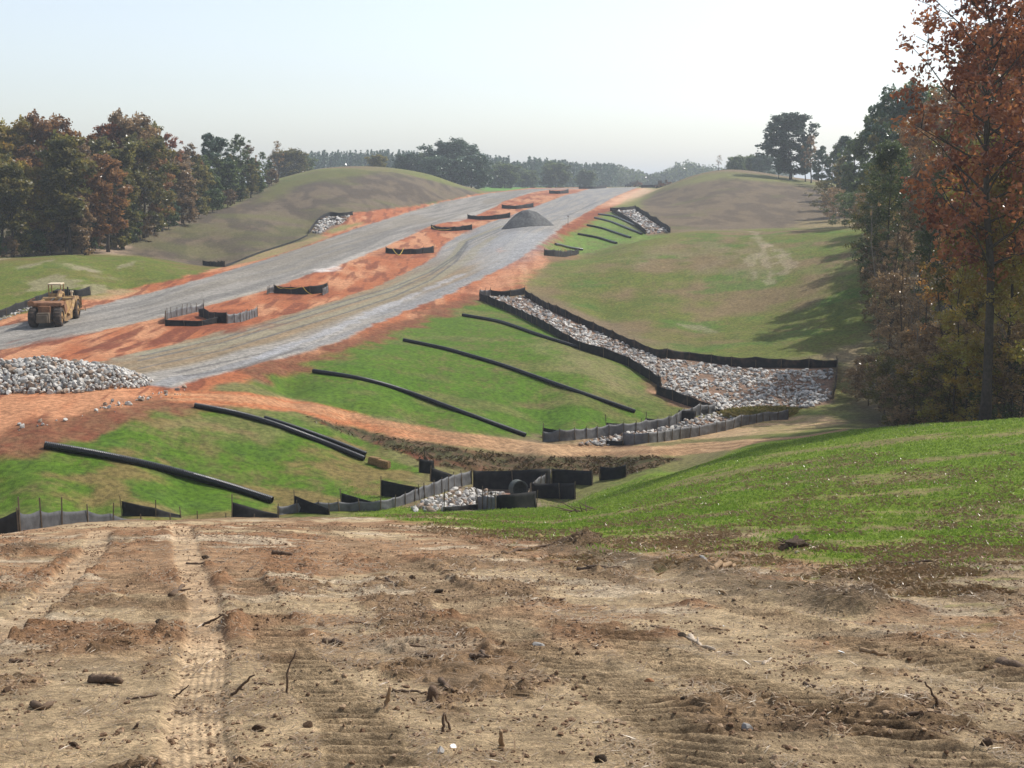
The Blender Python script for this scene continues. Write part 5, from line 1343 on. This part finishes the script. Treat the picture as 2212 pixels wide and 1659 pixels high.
def mk_loader(r):
    for x in (-1.1, 1.1):
        for y in (-1.5, 1.6): wheel(r, x, y, .8, .55)
    b = MB(); b.box((0, -1.3, 1.7), (1.6, 2.6, 1.2), taper=.92); b.box((0, 1.2, 1.2), (1.2, 1.8, .8)); b.build('body', RU, r, bevel=.05)
    b = MB(); b.box((0, .2, 2.7), (1.4, 1.4, 1.6), taper=.85); b.build('cab', MUD, r, bevel=.04)
    b = MB(); b.tube([(-.6, 1.4, 2.0), (-.6, 3.6, 1.0)], .14, 6); b.tube([(.6, 1.4, 2.0), (.6, 3.6, 1.0)], .14, 6); b.prism([(3.4, .2), (3.4, 1.3), (3.7, 1.4), (4.5, .25)], -1.4, 1.4); b.build('bucket', DK, r)
faraway(1370, 402, 850, 'dump_truck', 'tall dark truck at the far end of the roadway', 'truck', .9, mk_truck)
faraway(1377, 404, 720, 'earth_mover', 'dark low machine just in front of the far truck', 'machine', 1.3, mk_loader)
faraway(1356, 405, 700, 'pickup', 'tiny dark pickup left of the far truck on the roadway', 'pickup', .2, mk_car)
faraway(1426, 402, 600, 'wheel_loader', 'brownish wheel loader beside the top of the right brown hill', 'loader', .4, mk_loader)
faraway(1440, 402, 640, 'earth_mover', 'dark machine half hidden behind the right brown hill slope', 'machine', 1.2, mk_loader)
fence([(1385, 406, 640), (1400, 406, 640), (1420, 405, 640)], 1.4, 'sagging dark fence right of the far truck', GM, post=6, over=.1)
# white marker posts, small signs
b = MB(); b.tube([(0, 0, -.2), (0, 0, 3.1)], .05, 8); X, Y, Z = at(1877, 497, 205); o = b.build('marker_post', mat('pale_post', (.62, .62, .60), .6), loc=(X, Y, Z)); tag(o, 'thin white post at the edge of the right wood', 'post')
X, Y, Z = at(895, 387, 425); b = MB()
b.tube([(0, 0, -.2), (0, 0, 1.0)], .05, 6); b.box((0, 0, 1.1), (.35, .05, .4)); o = b.build('marker_post', mat('white_marker', (.8, .8, .8), .5), loc=(*at(704, 364, 438)[:2], float(zat(*at(704, 364, 438)[:2])))); tag(o, 'tiny white marker on the crest of the left brown hill', 'post')
b = MB(); b.tube([(0, 0, -.2), (0, 0, 1.9)], .035, 6); b.box((0, 0, 1.8), (.45, .06, .12)); X, Y, Z = at(1227, 486); o = b.build('survey_stake', WOOD, loc=(X, Y, Z)); tag(o, 'thin survey stake at the right edge of the roadway beyond the gravel pile', 'stake')

# ---------------------------------------------------------------- sticks, clods and litter on the bare spoil
SD = mat('dark_stick', (.085, .055, .035), .9, (20, .3, .7), (40, .01), hi=(.15, .10, .065))
SP = mat('pale_stick', (.36, .28, .20), .85, (20, .3, .7), (40, .01), hi=(.50, .42, .33))
SO = mat('tan_stick', (.24, .155, .085), .9, (20, .3, .7), (40, .01), hi=(.32, .22, .13))
def stick(pts, r, m, stand, label):
    """pts over the photograph; a standing stick keeps the distance of its foot"""
    X0, Y0, Z0 = cast(*pts[0]); Z0 = float(zfine(X0, Y0)); P = [(X0, Y0, Z0 + (r * .6 if not stand else -.03))]
    g = np.random.default_rng(int(pts[0][0] * 7 + pts[0][1]))
    for px, py in pts[1:]:
        if stand:
            u, t = ray(px, py); yy = Y0 + g.uniform(-.06, .06); P.append((float(u) * yy, yy, -float(t) * yy))
        else:
            x, y, z = cast(px, py); P.append((x, y, float(zfine(x, y)) + r * .9))
    P = np.array(P); org = P[0].copy(); L = np.r_[0, np.cumsum(np.linalg.norm(np.diff(P, axis=0), axis=1))]
    s = np.linspace(0, L[-1], 9); Q = np.stack([np.interp(s, L, P[:, k]) for k in range(3)], 1) - org
    Q[1:-1] += g.normal(0, min(r * .5, L[-1] * .02), (7, 3))
    b = MB(); b.tube(Q, r * np.linspace(1.1, .6, 9) * g.uniform(.85, 1.15, 9), 7)
    if L[-1] > .3:
        k = g.integers(3, 7); b.tube(np.array([Q[k], Q[k] + g.normal(0, 1, 3) * np.array([1, 1, .4]) * L[-1] * .12]), [r * .6, r * .25], 5)
    o = b.build('stick', m, smooth=True); o.location = org
    tag(o, label, 'stick', 'sticks on the bare spoil'); return o
A7 = lambda x, y: (x * .5, 1084 + y * .5)
A8 = lambda x, y: (1106 + x * .5, 1084 + y * .5)
ST = [
    (A7, [(1245, 832), (1240, 745), (1278, 643)], .010, 'SD', 1, 'thin upright bent stick left of the lugged tyre track'), (A7, [(975, 850), (1040, 795), (1100, 748)], .012, 'SD', 1, 'dark stick leaning up to the right beside the wheel track'),
    (A7, [(1655, 912), (1672, 860), (1685, 800)], .018, 'SO', 1, 'stout tan stick standing at the edge of the lugged track'), (A7, [(1870, 862), (1872, 800)], .05, 'SD', 1, 'short thick brown stub standing upright in dead grass'),
    (A7, [(1910, 1002), (1918, 915)], .012, 'SD', 1, 'upright dark stick near the bottom middle'), (A7, [(1950, 985), (1932, 950), (1918, 912)], .009, 'SD', 1, 'thin stick crossing the top of the upright dark one'),
    (A7, [(2168, 1065), (2165, 990)], .018, 'SO', 1, 'short tan standing stick at the bottom middle'), (A7, [(735, 842), (815, 792)], .009, 'SD', 1, 'thin dark twig leaning over the wheel track'),
    (A7, [(575, 985), (595, 957)], .014, 'SD', 1, 'tiny leaning twig at the lower left'), (A7, [(1650, 632), (1665, 590)], .006, 'SD', 1, 'fine twig standing in the middle of the spoil'),
    (A7, [(875, 525), (970, 526)], .016, 'SD', 0, 'dark stick lying straight across the wheel track'), (A7, [(1445, 530), (1500, 516), (1630, 540)], .010, 'SD', 0, 'long thin arched stick right of the wheel tracks'),
    (A7, [(1360, 762), (1410, 795), (1465, 836)], .014, 'SO', 0, 'tan stick lying diagonal between the two tracks'), (A7, [(550, 850), (610, 852), (680, 848)], .010, 'SD', 0, 'dark twig lying left of the wheel track, lower left'),
    (A7, [(398, 776), (450, 780), (522, 792)], .04, 'SD', 0, 'thick dark log lying on pale sand at the lower left'), (A7, [(143, 886), (180, 898), (226, 888)], .03, 'SD', 0, 'curved dark bark piece at the far lower left'),
    (A7, [(805, 260), (880, 262), (972, 258)], .022, 'SD', 0, 'long dark stick across the far wheel track'), (A7, [(1178, 235), (1262, 240)], .05, 'SD', 0, 'thick dark log far out in the middle of the spoil'),
    (A7, [(1070, 297), (1118, 265)], .02, 'SD', 0, 'short dark stick slanting beside the far wheel track'), (A7, [(738, 408), (795, 365)], .04, 'SD', 0, 'dark root piece slanting left of the wheel track'),
    (A7, [(1395, 612), (1440, 610), (1482, 622)], .035, 'SD', 0, 'thick dark curved stick on pale sand near the middle'), (A7, [(1720, 645), (1840, 646)], .012, 'SD', 0, 'straight thin stick lying in the middle right of the tracks'),
    (A7, [(1800, 675), (1880, 682)], .022, 'SD', 0, 'dark stick just below the straight thin one'), (A7, [(2038, 682), (2110, 706)], .022, 'SD', 0, 'lower stick of the crossed pair near the centre'), (A7, [(2078, 665), (2112, 702)], .018, 'SD', 0, 'upper stick of the crossed pair near the centre'),
    (A7, [(45, 695), (102, 697)], .022, 'SD', 0, 'dark stick at the left edge of the spoil'), (A7, [(1668, 350), (1716, 386)], .022, 'SD', 0, 'dark stick slanting down, upper middle of the spoil'), (A7, [(1695, 826), (1860, 832)], .012, 'SD', 0, 'thin stick lying beside the upright stub'),
    (A7, [(1100, 795), (1180, 801)], .010, 'SD', 0, 'small twig between the wheel track and lugged track'), (A7, [(758, 895), (825, 901)], .014, 'SD', 0, 'dark twig lying across the lower wheel track'), (A7, [(1905, 785), (1960, 835)], .022, 'SD', 0, 'dark stick slanting right of the upright stub'),
    (A8, [(770, 588), (815, 628), (875, 642)], .028, 'SP', 0, 'pale peeled branch on the right half of the spoil'), (A8, [(815, 628), (800, 605), (802, 585)], .016, 'SP', 1, 'pale fork rising from the peeled branch'), (A8, [(1085, 702), (1120, 676)], .016, 'SP', 0, 'short pale stick right of the peeled branch'),
    (A8, [(1508, 650), (1560, 662), (1668, 667)], .022, 'SO', 0, 'long tan log lying over the right lugged track'), (A8, [(1842, 902), (1830, 850), (1785, 778)], .010, 'SD', 1, 'tall thin curved stick standing at the lower right'), (A8, [(1612, 935), (1660, 950), (1850, 965)], .018, 'SD', 0, 'long dark log at the lower right'),
    (A8, [(283, 295), (380, 300), (475, 301)], .035, 'SD', 0, 'long dark red pole lying below the grassy mound'), (A8, [(-40, 218), (100, 207), (240, 200)], .04, 'SD', 0, 'dark plank lying at the far side of the spoil'), (A8, [(850, 322), (900, 308), (960, 296)], .06, 'SO', 0, 'thick tan board sticking out of the berm'),
    (A8, [(870, 550), (940, 557)], .018, 'SO', 0, 'small tan stick at the right middle'), (A8, [(600, 530), (680, 562)], .012, 'SD', 0, 'thin stick above the peeled branch'), (A8, [(1260, 808), (1310, 822)], .016, 'SD', 0, 'small dark stick near the lower right track'),
    (A8, [(1575, 1065), (1640, 1092), (1722, 1106)], .010, 'SD', 0, 'thin stick at the bottom right'), (A8, [(2118, 705), (2150, 735), (2240, 745)], .06, 'SD', 0, 'thick split log at the right edge'), (A8, [(1228, 230), (1280, 208), (1335, 196)], .032, 'SP', 0, 'whitish branch beside the uprooted stump'),
    (A8, [(1590, 270), (1700, 272), (1830, 277)], .03, 'SD', 0, 'long thin dark branch in dead grass at the right'), (A8, [(1240, 712), (1305, 686)], .008, 'SD', 0, 'fine twig right of the short pale stick'), (A8, [(258, 528), (310, 505)], .018, 'SD', 0, 'dark stick left of centre right of the tracks'), (A8, [(195, 532), (188, 504)], .006, 'SD', 1, 'tiny upright twig near the centre')]
for fn, pts, r, m, sd_, lb in ST: stick([fn(*p) for p in pts], r, {'SD': SD, 'SP': SP, 'SO': SO}[m], sd_, lb)
CB = mat('brown_clod', (.125, .078, .045), .98, (18, .3, .7), (40, .03), hi=(.20, .12, .07))
CD = mat('dark_clod', (.060, .040, .026), .98, (18, .3, .7), (40, .03), hi=(.10, .07, .045))
CG = mat('grey_stone', (.20, .19, .17), .8, (10, .3, .7), hi=(.30, .28, .26))
CW = mat('white_scrap', (.70, .70, .68), .5)
CO = mat('orange_block', (.26, .12, .05), .9, (14, .3, .7), hi=(.34, .18, .09))
CLM = [mesh_np('clod', V, F, False, [CB]) for V, F in RP[:8]]
def clod(p, s, m, lb, name='clod', cat='clod', fl=.8, grp=None):
    X, Y, Z = cast(*p); s *= .6; fl *= .85; g = np.random.default_rng(int(p[0] + p[1] * 3)); o = link(name, CLM[g.integers(8)])
    o.location = (X, Y, float(zfine(X, Y)) + s * .12); o.scale = (s * 1.2, s, s * fl); o.rotation_euler = (g.uniform(-.4, .4), g.uniform(-.4, .4), g.uniform(0, 6))
    o.material_slots[0].link = 'OBJECT'; o.material_slots[0].material = m
    tag(o, lb, cat, grp)
for fn, x, y, s, m, lb, nm in [(A7, 700, 575, .20, CD, 'large dark clod left of the wheel track', 'clod'), (A7, 727, 938, .06, CB, 'small clod between twigs at the lower left', 'clod'), (A7, 1115, 992, .16, CB, 'brown clod left of the lugged track at the bottom', 'clod'), (A7, 1330, 985, .14, CB, 'brown clod at the left rim of the lugged track', 'clod'),
                               (A7, 1890, 392, .22, CD, 'dark clod in the upper middle of the spoil', 'clod'), (A7, 1385, 535, .18, CB, 'clod under the long arched stick', 'clod'), (A7, 320, 1055, .12, CB, 'clod at the bottom left', 'clod'), (A7, 440, 1030, .09, CD, 'small dark clod at the bottom left', 'clod'), (A7, 1780, 330, .25, CB, 'flat clod above the upper middle', 'clod'), (A7, 30, 825, .18, CB, 'clod at the left edge', 'clod'), (A7, 890, 243, .3, CD, 'dark lump beyond the long stick across the track', 'clod'), (A7, 1305, 285, .22, CB, 'little peaked clod far out in the middle', 'clod'),
                               (A8, 595, 785, .17, CO, 'orange brown block standing out on the right half', 'block'), (A8, 1015, 985, .15, CG, 'pointed grey brown stone near the bottom right of centre', 'stone'), (A8, 115, 630, .20, CG, 'rounded grey stone beside the middle lugged track', 'stone'), (A8, 392, 1125, .17, CD, 'dark stone cut by the bottom edge', 'stone'), (A8, 2055, 1070, .20, CB, 'peaked brown clod at the lower right', 'clod'),
                               (A8, 825, 255, .42, CG, 'pale grey chunk at the edge of the grass', 'stone'), (A8, 740, 590, .16, CD, 'dark clod at the end of the peeled branch', 'clod'), (A8, 1100, 950, .08, CB, 'small clod near the pointed stone', 'clod'), (A8, 740, 878, .10, CD, 'dark clod between the two lower tracks', 'clod'), (A8, 935, 650, .12, CB, 'clod right of the peeled branch', 'clod'), (A8, 1360, 612, .13, CO, 'reddish clod above the white litter', 'clod'), (A8, 110, 150, .5, CD, 'pyramid shaped dark clod at the edge of the grass', 'clod'), (A8, 1940, 960, .09, CG, 'small stone at the lower right', 'stone'),
                               (A7, 735, 640, .05, CW, 'small white scrap beside the wheel track', 'litter'), (A7, 1268, 395, .07, CW, 'small white scrap in the upper middle', 'litter'), (A7, 1960, 1072, .10, CW, 'white scrap near the bottom centre', 'litter'), (A8, 1425, 658, .14, CW, 'crumpled white litter on the right half', 'litter'), (A8, 915, 528, .05, CW, 'tiny white scrap at the right middle', 'litter'), (A7, 1905, 1100, .11, CG, 'stone below the white scrap at the bottom', 'stone')]:
    clod(fn(x, y), s, m, lb, nm, nm, fl=.4 if nm == 'litter' else .8, grp={'clod': 'clods of earth', 'stone': 'stones on the spoil', 'litter': 'white scraps of litter', 'block': None}[nm])
# uprooted stump
X, Y, Z = cast(*A8(1212, 222)); st_ = empty('tree_stump', (X, Y, float(zfine(X, Y))), .4); g = np.random.default_rng(4)
V, F = rock_proto(77); o = link('root_ball', mesh_np('root_ball', V * np.array([.85, .6, .62]) + np.array([0, 0, .16]), F, False, [CD]), st_)
b = MB()
for k in range(14):
    a = g.uniform(0, 6.28); p = np.array([math.cos(a) * .3, math.sin(a) * .25, .2]); q = p + np.array([math.cos(a) * .2, math.sin(a) * .15, g.uniform(-.15, .1)]); b.tube(np.array([p, (p + q) / 2 + g.normal(0, .05, 3), q]), [.035, .022, .008], 5)
b.tube(np.array([(-.45, 0, .05), (0, 0, .2), (.2, .1, .36)]), [.07, .09, .06], 8)
b.build('root', SD, st_); st_.scale = (.72, .72, .66); tag(st_, 'dark uprooted stump with torn roots at the edge of the grass', 'stump')
# brush left on the grass
b = MB(); X, Y, Z = cast(1268, 1106); g = np.random.default_rng(9)
for k in range(16):
    p = np.array([g.uniform(-.8, .8), g.uniform(-.2, .2), .03]); q = p + np.array([g.normal(0, .5), g.normal(0, .2), g.uniform(.02, .35)]); b.tube(np.array([p, (p + q) / 2, q]), [.025, .02, .008], 5)
o = b.build('brush_pile', SD, loc=(X, Y, float(zfine(X, Y)))); tag(o, 'small heap of dark branches on the green slope in front of the fences', 'branches')

# ---------------------------------------------------------------- countless small things
g = np.random.default_rng(50)
def spots(n, y0, y1, umin=-.43, umax=.43, p=1.0):
    y = y0 * (y1 / y0) ** (g.uniform(0, 1, n) ** p); u = g.uniform(umin, umax, n); return u * y, y
X, Y = spots(60000, 5.8, 36)
k = (gmap('bare', X, Y) > .6) & (g.uniform(0, 1, len(X)) < .30 + .6 * gmap('brown', X, Y)) & (fbm(X / .5, Y / .5, 3, 300) > .46)
X = X[k][:26000]; Y = Y[k][:26000]; s = .007 + .035 * g.uniform(0, 1, len(X)) ** 5 + .0008 * Y
CV, CF = RP[2][0], RP[2][1]
ico = []
bm = bmesh.new(); bmesh.ops.create_icosphere(bm, subdivisions=1, radius=.5); iv = np.array([v.co for v in bm.verts]); ifc = np.array([[v.index for v in f.verts] for f in bm.faces]); bm.free()
Z = zfine(X, Y); n_i = len(iv)
jit = g.uniform(.55, 1.3, (len(X), n_i, 1))
V = (iv[None] * jit * s[:, None, None] * np.array([1.1, 1.1, .8])) + np.c_[X, Y, Z + s * .15][:, None]
F = (ifc[None] + (np.arange(len(X)) * n_i)[:, None, None]).reshape(-1, 3)
tag(link('dirt_clods', mesh_np('dirt_clods', V.reshape(-1, 3), F, False, [CB, mat('tan_clod', (.26, .18, .11), .98, (18, .3, .7), hi=(.36, .25, .16))], np.repeat((g.uniform(0, 1, len(X)) < .45).astype(int), len(ifc)))), 'crumbs of broken soil strewn over the spoil', 'soil', kind='stuff')
def blades(name, X, Y, L, w, stand, mats, label, cat, mi=None, bend=.3):
    """slivers: stand 0 = lying flat, 1 = upright"""
    Z = zfine(X, Y); n = len(X); az = g.uniform(0, 6.28, n); el = (g.normal(stand * 1.25, .28, n)) if stand else np.abs(g.normal(0, .18, n))
    d = np.c_[np.cos(az) * np.cos(el), np.sin(az) * np.cos(el), np.sin(el)]
    sd_ = np.c_[-np.sin(az), np.cos(az), np.zeros(n)]
    b0 = np.c_[X, Y, Z + (.004 if stand else .010)]
    L = L[:, None]; w = w[:, None]
    mid = b0 + d * L * .55; tip = b0 + d * L + np.c_[np.cos(az), np.sin(az), -np.ones(n)] * L * bend * (1 if stand else .1)
    V = np.stack([b0 - sd_ * w, b0 + sd_ * w, mid + sd_ * w * .8, tip, mid - sd_ * w * .8], 1).reshape(-1, 3)
    F = np.arange(n * 5).reshape(-1, 5)
    me = mesh_np(name, V, F, False, mats, mi)
    a_ = me.attributes.new('rv', 'FLOAT', 'FACE'); a_.data.foreach_set('value', g.uniform(0, 1, n).astype(np.float32))
    tag(link(name, me), label, cat, kind='stuff')
STR = leaf_mat('dead_straw', (.42, .31, .18), (.26, .17, .09), .2, .6)
GRS = leaf_mat('young_grass', (.17, .28, .035), (.25, .33, .06), .5, .5)
X, Y = spots(90000, 5.8, 30)
k = (gmap('bare', X, Y) > .5) & (g.uniform(0, 1, len(X)) < .10 + .5 * sstep(.5, .65, fbm(X / .9, Y / .9, 3, 310))) & (gmap('track', X, Y) < .4)
X = X[k]; Y = Y[k]
blades('straw_bits', X, Y, g.uniform(.03, .10, len(X)) * (1 + Y / 30), g.uniform(.0012, .003, len(X)) * (1 + Y / 8), 0, [STR], 'bits of straw and rootlets on the bare spoil', 'straw')
X, Y = spots(150000, 21, 74, -.13, .43, .8)
k = (gmap('bare', X, Y) < .55) & (gmap('zid', X, Y) == 0)
f = gmap('green', X, Y)
k &= (g.uniform(0, 1, len(X)) < np.where(f, .9, .15))
X = X[k]; Y = Y[k]
blades('grass', X, Y, g.uniform(.05, .13, len(X)), g.uniform(.003, .006, len(X)) * (1 + Y / 22), .9, [GRS], 'thin young grass over the near slope', 'grass')
X, Y = spots(60000, 17, 50, -.10, .43)
k = (gmap('bare', X, Y) < .97) & (fbm(X / 1.5, Y / 1.5, 3, 320) > .50)
X = X[k]; Y = Y[k]
blades('dead_grass', X, Y, g.uniform(.06, .18, len(X)), g.uniform(.002, .004, len(X)) * (1 + Y / 20), .45, [STR], 'dead flattened grass where the spoil meets the green slope', 'grass')
P = plan([(1558, 898), (1600, 890), (1690, 887), (1720, 890), (1700, 903), (1660, 904), (1600, 910)], 8, 60.0)
A = np.c_[g.uniform(P[:, 0].min(), P[:, 0].max(), 40000), g.uniform(P[:, 1].min(), P[:, 1].max(), 40000)]; A = A[sdist(P, A[:, 0], A[:, 1]) > 0][:5000]
Y = np.exp(A[:, 1]); X = A[:, 0] * Y
blades('tall_weeds', X, Y, g.uniform(.3, .8, len(X)), g.uniform(.010, .02, len(X)), .95, [leaf_mat('weeds', (.30, .30, .08), (.38, .29, .13), .5, .5)], 'tall yellowish weeds below the rock basin', 'weeds')

# dead growth on the eroded bank under the dirt track
P = plan([(640, 890), (846, 946), (1015, 972), (1149, 988), (1423, 988), (1480, 992), (1420, 1010), (1330, 1035), (1180, 1024), (1040, 1022), (930, 1008), (820, 965), (700, 925)], 10, 60.0)
A = np.c_[g.uniform(P[:, 0].min(), P[:, 0].max(), 60000), g.uniform(P[:, 1].min(), P[:, 1].max(), 60000)]; A = A[sdist(P, A[:, 0], A[:, 1]) > .1][:9000]
Y = np.exp(A[:, 1]); X = A[:, 0] * Y
k = (fbm(X / .8, Y / .4, 3, 330) > .47) & (g.uniform(0, 1, len(X)) < sstep(-13, -2, X) * .4 + .06); X = X[k]; Y = Y[k]
blades('dead_growth', X, Y, g.uniform(.12, .38, len(X)), g.uniform(.012, .025, len(X)), .7, [leaf_mat('dead_growth', (.20, .12, .065), (.12, .10, .04), .3, .7)], 'dead weeds on the eroded bank below the dirt track', 'weeds')
